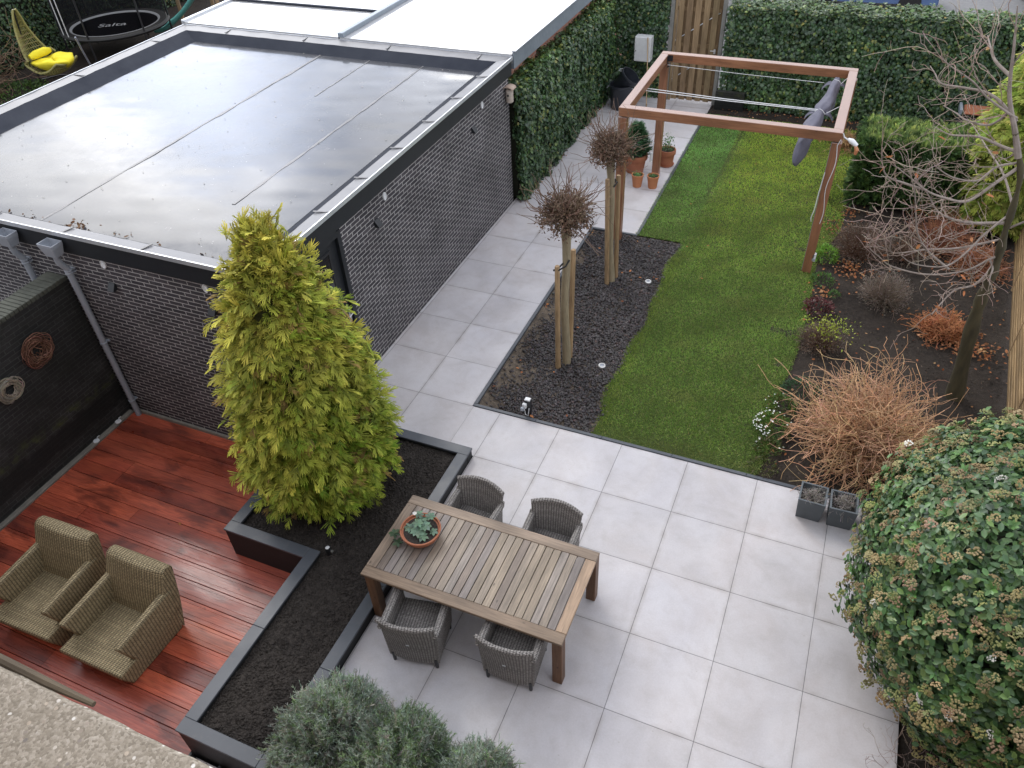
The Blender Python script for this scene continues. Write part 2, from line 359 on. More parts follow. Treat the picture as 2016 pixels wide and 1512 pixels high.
def cvar(n, c, v=.15, hue=.06):
    c = np.array(c)[None] * (1 + rng.normal(0, v, (n, 1))) * (1 + rng.normal(0, hue, (n, 3))); return np.clip(c, .002, 1)
def pick(n, cols, wts, v=.15, hue=.05):
    k = rng.choice(len(cols), n, p=np.array(wts) / sum(wts)); c = np.array(cols)[k]; return np.clip(c * (1 + rng.normal(0, v, (n, 1))) * (1 + rng.normal(0, hue, (n, 3))), .002, 1)
def sph(n, up=None):
    v = unit(rng.normal(0, 1, (n, 3)))
    if up is not None: v[:, 2] = np.where(v[:, 2] < up, rng.uniform(up, 1, n), v[:, 2]); v = unit(v)
    return v
def snoise(P, s=1.0, seed=0):
    """cheap smooth noise in about -1..1"""
    r = np.random.default_rng(seed); o = np.zeros(len(P))
    for k in range(5):
        d = r.normal(0, 1, 3); f = s * (1 + k * .7); o += np.sin(P @ (unit(d[None])[0] * f * 2) + r.uniform(0, 6.3)) / (1 + k * .35)
    return o / 2.6

# ------------------------------------------------------------------ materials
TILE = .9
def tilemat(name, ox):
    g = G(name); p = g.sep(g.co('World')); a = g.math('DIVIDE', g.math('SUBTRACT', p[0], ox), TILE); b = g.math('DIVIDE', p[1], TILE)
    fa = g.math('FRACT', a); fb = g.math('FRACT', b)
    da = g.math('MULTIPLY', g.math('MINIMUM', fa, g.math('SUBTRACT', 1, fa)), TILE); db = g.math('MULTIPLY', g.math('MINIMUM', fb, g.math('SUBTRACT', 1, fb)), TILE)
    d = g.math('MINIMUM', da, db); j = g.ramp(d, [(.0022, 0.0), (.0042, 1.0)])
    wv = g.white(g.comb(g.math('FLOOR', a), g.math('FLOOR', b), 0)); w_ = g.sep(wv[1])
    pos = g.comb(g.math('MULTIPLY_ADD', w_[0], 13, p[0]), g.math('MULTIPLY_ADD', w_[1], 13, p[1]), 0)
    n1 = g.noise(pos, 1.7, 6, .62, .5); n2 = g.noise(pos, 7, 5, .6); n3 = g.noise(pos, 60, 3)
    c = g.ramp(n1, [(.28, (.44, .415, .42)), (.5, (.515, .495, .51)), (.75, (.57, .555, .575))])
    c = g.mix(g.ramp(n2, [(.5, 0.0), (.8, .30)]), c, (.37, .335, .32)); c = g.mix(g.ramp(g.noise(g.co('World', loc=(4, 7, 0)), .9, 6, .65, 1.2), [(.5, 0.0), (.72, .42)]), c, (.43, .385, .375))
    dmp = g.noise(g.co('World'), .55, 5, .6, .8); c = g.mix(1, c, g.ramp(dmp, [(.35, (.91, .92, .945)), (.55, (1, 1, 1.0)), (.8, (1.03, 1.0, .985))]), 'MULTIPLY'); c = g.mix(1, c, g.ramp(n3, [(.3, .955), (.7, 1.045)]), 'MULTIPLY'); c = g.mix(1, c, g.ramp(wv[0], [(0, .93), (1, 1.04)]), 'MULTIPLY')
    dirt = g.math('MULTIPLY', g.ramp(d, [(.0, 1.0), (.05, 0.0)]), g.ramp(g.noise(g.co('World'), 3, 4), [(.42, 0.0), (.7, .65)])); c = g.mix(dirt, c, (.27, .24, .22))
    st = g.vor(g.co('World'), 5); c = g.mix(g.ramp(st, [(.025, .45), (.05, 0.0)]), c, (.3, .27, .24))
    c = g.mix(j, (.055, .053, .055), c)
    g.bump(g.math('ADD', j, g.math('MULTIPLY', n3, .04)), .5, .004)
    return g.set(c, g.ramp(n1, [(.3, .42), (.7, .6)]), 0, .4)
m_terr = tilemat('terrace_tile', 0.0); m_path = tilemat('path_tile', -2.219 + .9)
m_brick = brickmat('dark_brick', (.036, .034, .041), (.058, .052, .060), (.36, .35, .35), bh=.0635, mw_=.014)
m_gwall = brickmat('damp_dark_brick', (.020, .020, .022), (.032, .031, .032), (.055, .055, .055), damp=True)
m_redbrick = brickmat('red_brick', (.36, .15, .10), (.42, .2, .14), (.35, .3, .27))
m_house = brickmat('house_brick', (.30, .22, .17), (.25, .18, .14), (.35, .33, .3))
m_fascia = speck('anthracite_paint', (.010, .012, .016), (.016, .019, .024), 12, .5, .05, .002)
m_alu = speck('aluminium_trim', (.55, .58, .62), (.72, .75, .8), 20, .32, .08, .002, metal=.55)
m_zinc = speck('zinc_fascia', (.20, .24, .28), (.28, .32, .37), 15, .4, .08, .002, metal=.3)
m_pvc = speck('grey_pvc', (.25, .275, .32), (.33, .355, .40), 9, .4, .08, .002)
m_white = speck('white_plastic', (.62, .63, .65), (.74, .75, .77), 14, .4, .05, .002)
m_steel = speck('steel', (.5, .5, .5), (.66, .66, .66), 30, .3, .05, .001, metal=.8)
m_black = speck('black_plastic', (.012, .013, .016), (.022, .023, .027), 18, .4, .08, .002)
m_rubber = speck('black_rubber', (.012, .012, .012), (.02, .02, .02), 18, .7, .1, .002)
g = G('wet_bitumen'); P_ = g.co('World'); n1 = g.noise(P_, .8, 5, .6); n2 = g.noise(P_, 26, 4); n3 = g.noise(P_, 3.4, 5, .7)
c = g.ramp(n1, [(.3, (.040, .043, .052)), (.7, (.075, .077, .088))]); c = g.mix(g.ramp(n3, [(.62, 0.0), (.75, .35)]), c, (.2, .19, .2))
c = g.mix(g.ramp(g.vor(P_, 6), [(.03, .8), (.055, 0.0)]), c, (.42, .41, .40))
g.bump(g.math('ADD', g.math('MULTIPLY', n2, .12), g.math('MULTIPLY', g.noise(P_, 1.1, 2), 1.2)), .12, .02)
m_roof = g.set(c, g.ramp(n3, [(.35, .13), (.75, .30)]), 0, .16, .6, g.ramp(n1, [(.3, .02), (.75, .09)])); g.p.inputs['Coat IOR'].default_value = 1.33
m_roofedge = speck('bitumen_upstand', (.026, .030, .042), (.045, .05, .064), 3, .8, .25, .006, spec=.1)
m_roofcap = speck('bitumen_capping', (.11, .112, .125), (.17, .17, .185), 2.5, .42, .2, .005)
m_seam = speck('bitumen_seam', (.05, .05, .057), (.12, .117, .125), 14, .42, .5, .006, coat=.15)
m_nbroof = speck('pale_wet_roof', (.34, .34, .35), (.46, .46, .47), 1.2, .16, .05, .004, coat=1)
g = G('coping_stone'); P_ = g.co('World'); n1 = g.noise(P_, 30, 4); p = g.sep(P_)
m_coping = g.set(g.mix(g.ramp(g.noise(P_, 9, 6, .75), [(.56, 0.0), (.75, .35)]), g.mix(g.ramp(g.noise(P_, 2, 4), [(.3, 0.0), (.7, 1.0)]), (.052, .060, .074), (.082, .09, .106)), (.15, .14, .13)), g.ramp(g.noise(P_, 4, 4), [(.3, .3), (.7, .5)]), 0, .5); g.bump(n1, .1, .002)
m_planter = speck('planter_render', (.008, .009, .011), (.016, .017, .019), 10, .65, .25, .004)
g = G('wet_soil'); P_ = g.co('World'); a_ = g.noise(P_, 22, 6, .7); b_ = g.vor(P_, 34); c_ = g.noise(P_, 2.0, 4)
cc = g.ramp(a_, [(.3, (.018, .015, .014)), (.6, (.046, .039, .035)), (.8, (.095, .082, .073))]); cc = g.mix(g.ramp(c_, [(.4, 0.0), (.7, .5)]), cc, (.055, .047, .041))
cc = g.mix(g.ramp(b_, [(.03, .5), (.06, 0.0)]), cc, (.12, .11, .1)); g.bump(g.math('ADD', a_, g.math('MULTIPLY', b_, .7)), 1.0, .03); m_soil = g.set(cc, .85, 0, .3)
g = G('bed_earth'); P_ = g.co('World'); a_ = g.noise(P_, 18, 6, .7); c_ = g.noise(P_, 1.3, 4)
cc = g.ramp(a_, [(.3, (.014, .011, .009)), (.6, (.036, .028, .023)), (.8, (.075, .06, .05))]); cc = g.mix(g.ramp(c_, [(.42, 0.0), (.7, .6)]), cc, (.05, .039, .031)); g.bump(a_, 1, .03); m_earth = g.set(cc, .9, 0, .25)
g = G('sandy_ground'); P_ = g.co('World'); a_ = g.noise(P_, 26, 6, .7); c_ = g.noise(P_, 2.3, 4)
cc = g.ramp(a_, [(.3, (.06, .048, .038)), (.55, (.145, .115, .088)), (.8, (.24, .195, .15))]); cc = g.mix(g.ramp(c_, [(.4, 0.0), (.65, .75)]), cc, (.035, .029, .026)); g.bump(a_, 1, .02); m_sand = g.set(cc, .9, 0, .25)
g = G('turf_base'); P_ = g.co('World'); a_ = g.noise(P_, 30, 6, .7); c_ = g.noise(P_, 1.4, 5); p = g.sep(P_)
cc = g.ramp(a_, [(.3, (.03, .045, .010)), (.6, (.06, .09, .02)), (.85, (.10, .10, .04))]); cc = g.mix(g.ramp(c_, [(.48, 0.0), (.7, .5)]), cc, (.045, .05, .018))
cc = g.mix(g.ramp(p[1], [(.08, 1.0), (.16, 0.0)]), cc, (.12, .1, .06)); g.bump(a_, 1, .02); m_turf = g.set(cc, .9, 0, .2)
g = G('asphalt'); P_ = g.co('World'); m_street = g.set(g.ramp(g.noise(P_, 8, 6, .7), [(.3, (.15, .15, .155)), (.7, (.2, .2, .205))]), .85); g.bump(g.noise(P_, 60, 3), .3, .005)
m_deck = woodmat('wet_hardwood', 0, (.22, .045, .028), (.42, .105, .060), useattr=True, wet=True)
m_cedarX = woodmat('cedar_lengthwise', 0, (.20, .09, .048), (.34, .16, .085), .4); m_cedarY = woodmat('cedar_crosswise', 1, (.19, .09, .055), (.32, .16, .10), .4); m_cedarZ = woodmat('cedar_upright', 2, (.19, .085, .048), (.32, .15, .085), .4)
m_teakX = woodmat('grey_teak_lengthwise', 0, (.15, .118, .092), (.27, .22, .175), .5, True); m_teakY = woodmat('grey_teak_crosswise', 1, (.15, .128, .112), (.28, .24, .21), .42, True); m_teakZ = woodmat('brown_teak_upright', 2, (.11, .052, .026), (.20, .11, .06))
m_gate = woodmat('weathered_board', 2, (.20, .135, .075), (.34, .245, .145), .7, True)
m_fence = woodmat('brown_fence_board', 1, (.17, .11, .05), (.30, .21, .11), .7, True)
m_stake = woodmat('stake_wood', 2, (.22, .14, .075), (.40, .28, .16), .75, True)
m_bark = speck('pale_bark', (.20, .165, .105), (.36, .30, .20), 9, .85, .8, .01, stretch=(3, 3, .6))
m_bark2 = speck('mossy_bark', (.030, .026, .014), (.085, .07, .035), 5, .85, .8, .015, stretch=(3, 3, .8))
m_wick = weavemat('grey_wicker', (.17, .155, .148), (.38, .36, .345), (.03, .028, .027), .030, .017)
m_wickh = weavemat('weathered_rattan', (.18, .14, .078), (.40, .325, .19), (.022, .017, .010), .036, .019)
m_terra = speck('terracotta', (.30, .105, .052), (.40, .155, .085), 7, .75, .2, .003); m_terra2 = speck('orange_terracotta', (.42, .16, .07), (.52, .215, .10), 7, .75, .2, .003)
m_slatebox = speck('slate_grey_fibre', (.075, .09, .10), (.115, .13, .145), 6, .55, .15, .003)
g = G('washed_concrete'); P_ = g.co('World'); v1 = g.n('ShaderNodeTexVoronoi'); g.t.links.new(P_, v1.inputs[0]); v1.inputs['Scale'].default_value = 150
v2 = g.n('ShaderNodeTexVoronoi'); g.t.links.new(P_, v2.inputs[0]); v2.inputs['Scale'].default_value = 60
s1 = g.sep(v1.outputs[1]); s2 = g.sep(v2.outputs[1]); f1 = g.noise(P_, 120, 4, .7); cc = g.ramp(g.math('MULTIPLY_ADD', s1[0], .55, g.math('MULTIPLY', f1, .45)), [(.15, (.17, .145, .115)), (.5, (.26, .225, .18)), (.8, (.36, .32, .27)), (.95, (.5, .48, .45))])
cc = g.mix(g.math('MULTIPLY', g.ramp(v2.outputs[0], [(.26, 1.0), (.34, 0.0)]), g.ramp(s2[1], [(.74, 0.0), (.76, 1.0)])), cc, g.ramp(s2[0], [(0, (.16, .14, .13)), (.5, (.42, .35, .28)), (1, (.66, .64, .61))]))
cc = g.mix(g.ramp(g.noise(P_, 5, 5, .7), [(.45, 0.0), (.75, .6)]), cc, (.17, .145, .11)); g.bump(g.math('SUBTRACT', g.math('MULTIPLY', f1, .7), g.math('MULTIPLY', v1.outputs[0], .5)), .6, .003); m_conc = g.set(cc, .85, 0, .3)
m_ledge = speck('mossy_concrete', (.11, .105, .09), (.24, .22, .19), 5, .85, .4, .006)
m_mosstop = speck('mossy_coping', (.04, .043, .034), (.10, .105, .085), 4, .85, .4, .006)
m_cloth = speck('grey_canvas', (.085, .085, .12), (.13, .13, .17), 5, .85, .2, .004)
m_leaf = leafmat('broad_leaf', .45, .2); m_ivy = leafmat('ivy_leaf', .38, .15, .5); m_conifer = leafmat('conifer_leaf', .6, .2, .25); m_twig = leafmat('twig_bark', .8, 0, .2); m_grass = leafmat('grass_blade', .6, .3, .2); m_dry = leafmat('dry_leaf', .7, .15, .2); m_stone = leafmat('slate_stone', .5, 0, .5)
m_petal = leafmat('petal', .6, .2, .3)
m_brown = speck('hedge_inside', (.010, .012, .006), (.022, .024, .012), 12, .9, .5, .02)

# ------------------------------------------------------------------ setting
DZ = -.35
mb = MB(); mb.quad((-120, -60, -.62), (120, -60, -.62), (120, 140, -.62), (-120, 140, -.62)); struct(mb.build('ground', m_earth))
mb = MB(); mb.span(-.91, 4.5, -6.5, .9, -.5, 0); mb.span(-1.319, -.91, 0, .9, -.5, 0); struct(mb.build('terrace', m_terr))
mb = MB(); mb.span(-3.165, -1.319, 0, 6.3, -.5, -.0); mb.span(-3.165, -.42, 6.3, 13.2, -.5, 0); mb.span(-3.165, -3.1, 0, .01, -.5, -.01); struct(mb.build('garden_path', m_path))
mb = MB(); mb.span(-2.02, -.91, -6.5, -4.56, -.55, DZ + .01); struct(mb.build('paved_strip', m_terr))
def sheet(name, x0, x1, y0, y1, z, mat, st=.12, amp=.012, seed=3, mound=0):
    nx = int((x1 - x0) / st) + 1; ny = int((y1 - y0) / st) + 1; X = np.linspace(x0, x1, nx + 1); Y = np.linspace(y0, y1, ny + 1)
    g_ = np.array([(x, y, z) for y in Y for x in X]); g_[:, 2] += amp * (snoise(g_, 2.2, seed) + .6 * snoise(g_, 7, seed + 1)) + rng.normal(0, amp * .25, len(g_))
    F = np.array([(j * (nx + 1) + i, j * (nx + 1) + i + 1, (j + 1) * (nx + 1) + i + 1, (j + 1) * (nx + 1) + i) for j in range(ny) for i in range(nx)])
    return npmesh(name, g_, F, np.ones((len(g_), 3)), mat, smooth=True)
struct(sheet('slate_bed_ground', -1.29, .62, .93, 6.3, -.025, m_sand, .1, .012))
def lawn_left(y): return (.41 + .035 * math.sin(y * 2.1) + .03 * math.sin(y * 5.3 + 1)) if y < 6.283 else -.425
def lawn_right(y): return 2.80 - .10 * math.exp(-((y - 2.2) / .8) ** 2) + (.03 * math.sin(y * 1.7)) + (.22 * min(1, max(0, (y - 6.4) / 1.2))) + (-.25 * max(0, 1.6 - y))
V = []; ys = np.concatenate([np.linspace(.93, 6.282, 80), np.linspace(6.2835, 12.35, 90)])
for y in ys:
    a, b = lawn_left(y), lawn_right(y)
    for k in range(29): V.append((a + (b - a) * k / 28, y, -.005))
V = np.array(V); V[:, 2] += .010 * snoise(V, 1.6, 9)
F = np.array([(j * 29 + i, j * 29 + i + 1, (j + 1) * 29 + i + 1, (j + 1) * 29 + i) for j in range(len(ys) - 1) for i in range(28)])
struct(npmesh('lawn', V, F, np.ones((len(V), 3)), m_turf, smooth=True))
struct(sheet('soil_bed', 2.35, 9.0, .93, 13.3, -.03, m_earth, .12, .03, 21)); struct(sheet('side_bed', 4.5, 9.0, -6.5, .93, -.03, m_earth, .12, .03, 22))
struct(sheet('hedge_border', -.4, 9.0, 12.3, 13.6, -.015, m_earth, .12, .015, 23))
mb = MB(); mb.quad((-60, -8, -.03), (-10.75, -8, -.03), (-10.75, 60, -.03), (-60, 60, -.03)); mb.quad((-10.75, -8, -.03), (-6.8, -8, -.03), (-6.8, -.6, -.03), (-10.75, -.6, -.03)); struct(mb.build('neighbour_yard', m_earth))
mb = MB(); mb.quad((-3.5, 14.1, -.02), (90, 14.1, -.02), (90, 120, -.02), (-3.5, 120, -.02)); mb.quad((9, -10, -.02), (90, -10, -.02), (90, 14.1, -.02), (9, 14.1, -.02)); struct(mb.build('street', m_street))

# deck: separate boards with open joints, one timber deck
mb = MB(); y = -.64; bw = .222; shades = [(1.0, .9, .85), (1.2, 1.1, 1.0), (.72, .62, .64), (.95, .78, .74), (1.35, 1.45, 1.3), (.62, .55, .58), (1.1, 1.0, .95), (.85, .72, .72)]
i = 0
while y > -6.4:
    cuts = [-6.40] + sorted(rnd.sample([-5.6, -4.9, -4.3, -3.7, -3.0], rnd.choice([0, 1, 1]))) + [(-2.035 if y - bw < -2.33 else -3.205)]
    for a, b in zip(cuts, cuts[1:]):
        s = rnd.choice(shades); k = rnd.uniform(.9, 1.12); mb.cc = tuple(q * k for q in s)
        y0 = y - bw + .006; z = DZ
        # board with two shallow grooves along it
        g1_, g2_ = (.050, .038) if y < -2.2 else (.06, .02); dz_ = .0025 if y < -2.2 else .0006
        ys_ = [y0, y0 + .003, y0 + g1_, y0 + g1_ + .002, y0 + g1_ + .003, y0 + g1_ + .005, y - g2_ - .005, y - g2_ - .003, y - g2_ - .002, y - g2_, y - .003, y]; zs_ = [z - .003, z, z, z - dz_, z - dz_, z, z, z - dz_, z - dz_, z, z, z - .003]
        for q in range(11): mb.quad((a + .002, ys_[q], zs_[q]), (b - .002, ys_[q], zs_[q]), (b - .002, ys_[q + 1], zs_[q + 1]), (a + .002, ys_[q + 1], zs_[q + 1]))
        mb.quad((a + .002, y0, z - .03), (b - .002, y0, z - .03), (b - .002, y0, z - .003), (a + .002, y0, z - .003)); mb.quad((a + .002, y, z - .003), (b - .002, y, z - .003), (b - .002, y, z - .03), (a + .002, y, z - .03))
    y -= bw; i += 1
dk = thing('timber_deck', 'wet red hardwood deck below the brick wall and black planter', 'deck', (-4.2, -3, DZ - .05)); mb.build('boards', m_deck, dk)
mb = MB(); mb.cc = (.1, .1, .1)
for x in np.arange(-6.3, -2.1, .6):
    y1 = -.66
    if x < -3.25: mb.span(x, x + .06, -6.4, y1, DZ - .09, DZ - .031)
    else: mb.span(x, x + .06, -6.4, -2.4, DZ - .09, DZ - .031)
mb.build('joist', m_planter, dk)

# edging kerb round the slate bed and lawn
mb = MB(); K = [(4.5, .905), (-1.30, .905), (-1.30, 6.285), (-.41, 6.285), (-.41, 12.3)]
def strip(mb, a, b, w_, z0, z1, seg=1.0, joint=.003):
    a = Vector(a); b = Vector(b); L = (b - a).length; n = max(1, round(L / seg)); d = (b - a) / n; ang = math.atan2(d.y, d.x)
    for k in range(n):
        c_ = a + d * (k + .5); dz = rnd.uniform(-.0015, .0015); mb.box((c_.x, c_.y, (z0 + z1) / 2 + dz), (d.length - joint, w_, z1 - z0), ang, .004)
for (a, b) in (((4.5, .93), (-1.345, .93)), ((-1.318, .957), (-1.318, 6.31)), ((-1.29, 6.283), (-.43, 6.283)), ((-.43, 6.31), (-.43, 12.3))): strip(mb, a, b, .052, -.1, .014)
tag(mb.build('edging_kerb', m_coping), 'thin dark grey edging kerb between pale paving and the lawn', 'kerb')

# ------------------------------------------------------------------ garage with the wet flat roof
gx0, gx1, gy0, gy1, H = -10.62, -3.165, -.64, 6.78, 2.83
ga = thing('brick_garage', 'dark brick garage with a wet reflecting flat roof and black fascia', 'garage', (-6.9, 3, DZ))
mb = MB(); t_ = .1
mb.span(gx1 - t_, gx1, 1.06, gy1, -.5, 2.54); mb.span(gx1 - t_, gx1, gy0, .02, -.5, 2.54); mb.span(gx0, gx1 - t_, gy0, gy0 + t_, -.5, 2.54); mb.span(gx0, gx0 + t_, gy0 + t_, gy1, -.1, 2.54); mb.span(gx0 + t_, gx1 - t_, gy1 - t_, gy1, -.1, 2.54)
mb.build('wall', m_brick, ga)
mb = MB(); mb.span(gx0 - .03, gx1 + .035, gy0 - .035, gy0 + .03, 2.52, H - .045); mb.span(gx1 - .03, gx1 + .035, gy0 + .03, gy1 + .1, 2.52, H - .045); mb.span(gx0 - .03, gx0 + .03, gy0 + .03, gy1 + .1, 2.52, H - .045); mb.build('fascia', m_fascia, ga)
# mortar-coloured cement ledge at deck level
mb = MB(); mb.span(-6.4, -3.21, gy0 - .04, gy0 - .002, DZ - .02, DZ + .05); mb.build('plinth', m_ledge, ga)
# roof sheet and the upstands round it
rz = 2.66; X0, X1, Y0, Y1 = gx0 + .55, gx1 - .42, gy0 + .32, gy1 - .32
nxg, nyg = 90, 90; V = []
for j in range(nyg + 1):
    for i in range(nxg + 1):
        V.append((X0 + (X1 - X0) * i / nxg, Y0 + (Y1 - Y0) * j / nyg, rz))
V = np.array(V); V[:, 2] += .003 * snoise(V, .9, 5) + .0015 * snoise(V, 2.6, 6)
F = np.array([(j * (nxg + 1) + i, j * (nxg + 1) + i + 1, (j + 1) * (nxg + 1) + i + 1, (j + 1) * (nxg + 1) + i) for j in range(nyg) for i in range(nxg)])
npmesh('roof', V, F, np.ones((len(V), 3)), m_roof, ga, smooth=True)
mb = MB(); mc = MB()
def ring(p, q, zin, zout, mb):
    # p outer rectangle, q inner rectangle (x0,x1,y0,y1) : four sloped strips, wavy along their length
    P = [(p[0], p[2], zout), (p[1], p[2], zout), (p[1], p[3], zout), (p[0], p[3], zout)]; Q = [(q[0], q[2], zin), (q[1], q[2], zin), (q[1], q[3], zin), (q[0], q[3], zin)]
    for k in range(4):
        a, b, c_, d_ = Vector(P[k]), Vector(P[(k + 1) % 4]), Vector(Q[(k + 1) % 4]), Vector(Q[k]); n = 40
        for i in range(n):
            u, v_ = i / n, (i + 1) / n; w1 = .006 * math.sin(i * 1.7) * math.sin(i * .37); w2 = .006 * math.sin((i + 1) * 1.7) * math.sin((i + 1) * .37)
            mb.quad(a.lerp(b, u) + Vector((0, 0, w1)), a.lerp(b, v_) + Vector((0, 0, w2)), d_.lerp(c_, v_), d_.lerp(c_, u))
ring((gx0 + .2, gx1 - .16, gy0 + .14, gy1 - .12), (X0, X1, Y0, Y1), rz - .003, H - .025, mb); mb.build('upstand', m_roofedge, ga, smooth=True)
ring((gx0 - .035, gx1 + .04, gy0 - .04, gy1 + .12), (gx0 + .2, gx1 - .16, gy0 + .14, gy1 - .12), H - .025, H - .005, mc)
mc.build('capping', m_roofcap, ga, smooth=True)
def lap(c, d, rz_): mb = MB(); mb.box(c, d, rz_); mb.build('capping_lap', m_seam, ga)      # overlaps every metre in the capping
for yy in np.arange(gy0 + .5, gy1, 1.0):
    lap((gx1 - .08, yy, H - .006), (.20, .03, .010), .25)
    if int(yy) % 2: lap((gx0 + .1, yy, H - .006), (.22, .03, .010), .1)
for xx in np.arange(gx0 + .6, gx1, 1.3): lap((xx, gy0 + .05, H - .006), (.03, .17, .010), -.25)
for xx in np.arange(gx0 + 1.2, gx1, 1.9): lap((xx, gy1 - .0, H - .004), (.03, .2, .010), .1)
for xs, (ya, yb) in ((-6.98, (Y0, Y1)), (-4.72, (.9, Y1)), (-5.87, (4.6, Y1))):
    n = 60; pr_ = None; mb = MB()
    for k in range(n + 1):
        yy = ya + (yb - ya) * k / n; wd = (.04 + .012 * math.sin(k * .8 + xs) + rnd.uniform(-.012, .012)) * (1 if xs > -6.9 or xs < -8 else 1.3) * (.6 if xs in (-5.87, -3.78) else 1); cx = xs + .004 * math.sin(k * .4)
        cur = ((cx - wd / 2, yy, rz + .0045), (cx + wd / 2, yy, rz + .0045), (cx + wd / 2, yy, rz - .01), (cx - wd / 2, yy, rz - .01))
        if pr_: mb.quad(pr_[0], pr_[1], cur[1], cur[0]); mb.quad(pr_[1], pr_[2], cur[2], cur[1]); mb.quad(pr_[3], pr_[0], cur[0], cur[3])
        pr_ = cur
    mb.build('seam', m_seam, ga)

mb = MB(); e = .016
mb.span(gx0 - .05, gx1 + .055, gy0 - .058, gy0 - .042, H - .055, H + .006); mb.span(gx1 + .042, gx1 + .058, gy0 - .042, gy1 + .13, H - .055, H + .006); mb.span(gx0 - .058, gx0 - .042, gy0 - .04, gy1 + .13, H - .055, H + .008); mb.span(gx0 - .04, gx1 + .04, gy1 + .122, gy1 + .137, H - .055, H + .008)
mb.build('edge_trim', m_alu, ga)
# door in the side wall
dr = MB(); dr.span(gx1 - .09, gx1 - .05, .10, .98, 0.02, 2.40); dr = dr.build('door', m_fascia, ga)
mb = MB(); mb.span(gx1 - .11, gx1 + .004, .02, .10, 0, 2.48); mb.span(gx1 - .11, gx1 + .004, .98, 1.06, 0, 2.48); mb.span(gx1 - .11, gx1 + .004, .10, .98, 2.40, 2.52); mb.build('door_frame', m_fascia, ga)
mb = MB(); mb.span(gx1 - .052, gx1 - .040, .26, .30, .95, 2.28); mb.span(gx1 - .052, gx1 - .040, .78, .82, .95, 2.28); mb.span(gx1 - .052, gx1 - .040, .30, .78, 2.24, 2.28); mb.span(gx1 - .052, gx1 - .040, .30, .78, .95, .99); mb.build('glazing_bead', m_black, dr)
g_ = G('dark_glass'); g_.set(g_.ramp(g_.noise(g_.co('Object'), 3), [(.3, (.012, .013, .015)), (.7, (.022, .023, .025))]), .08, 0, .8)
mb = MB(); mb.span(gx1 - .050, gx1 - .046, .30, .78, .99, 2.24); mb.build('glass', g_.m, dr)
mb = MB(); mb.span(gx1 - .05, gx1 - .02, .90, .95, 1.05, 1.28); mb.tube([(gx1 - .04, .925, 1.2), (gx1 + .03, .925, 1.2), (gx1 + .035, .81, 1.2)], .011); mb.build('handle', m_steel, dr)
def oval(wallaxis, a, z):
    mb = MB(); n = 20; ru, rv = .042, .062
    for k in range(2):
        pass
    def pt(r, t, o): u, v_ = a + ru * r * math.cos(t), z + rv * r * math.sin(t); return (gx1 + o, u, v_) if wallaxis == 'x' else (u, gy0 - o, v_)
    R_ = [(1, .0), (1.0, .018), (.82, .02), (.76, .008), (0.01, .008)]
    V = [pt(r, 2 * math.pi * k / n, o) for r, o in R_ for k in range(n)]; F = [(i * n + k, i * n + (k + 1) % n, (i + 1) * n + (k + 1) % n, (i + 1) * n + k) for i in range(4) for k in range(n)]
    mb.add(V, F)
    for q in (-.5, -.17, .17, .5):
        hw = .76 * math.sqrt(1 - q * q) * ru; zz = z + q * rv
        if wallaxis == 'x': mb.span(gx1 + .008, gx1 + .016, a - hw, a + hw, zz - .004, zz + .004)
        else: mb.span(a - hw, a + hw, gy0 - .016, gy0 - .008, zz - .004, zz + .004)
    mb.build('air_vent', m_white, ga, smooth=True)
for a, z in ((2.22, 2.38), (5.61, 2.43)): oval('x', a, z)
for a, z in ((-5.65, 2.44), (-4.0, 2.44), (-7.35, 2.44)): oval('y', a, z)
def wall_lamp(loc, rz, label):
    t = thing('wall_lamp', label, 'wall lamp', loc, rz, 'black wedge lamps on the garage wall')
    mb = MB(); w_, d, h = .055, .085, .10
    mb.add([(-w_, 0, -h / 2), (w_, 0, -h / 2), (w_, 0, h / 2), (-w_, 0, h / 2), (-w_, d, -h / 2), (w_, d, -h / 2), (w_, .015, h / 2), (-w_, .015, h / 2)], [(0, 1, 2, 3), (0, 4, 5, 1), (4, 7, 6, 5), (3, 2, 6, 7), (0, 3, 7, 4), (1, 5, 6, 2)])
    mb.build('housing', m_fascia, t, local=True, bevel=.003)
    mb = MB(); mb.box((0, .045, -h / 2 - .003), (.07, .05, .004)); mb.build('lens', m_white, t, local=True)
wall_lamp((gx1, 1.91, 2.12), -math.pi / 2, 'black wedge wall lamp nearest the garage door'); wall_lamp((gx1, 5.19, 2.17), -math.pi / 2, 'black wedge wall lamp near the ivy end of the garage wall')
wall_lamp((-5.65, gy0, 2.11), math.pi, 'black wedge wall lamp beside the grey downpipe above the deck'); wall_lamp((-3.99, gy0, 2.13), math.pi, 'black wedge wall lamp half hidden behind the golden conifer')
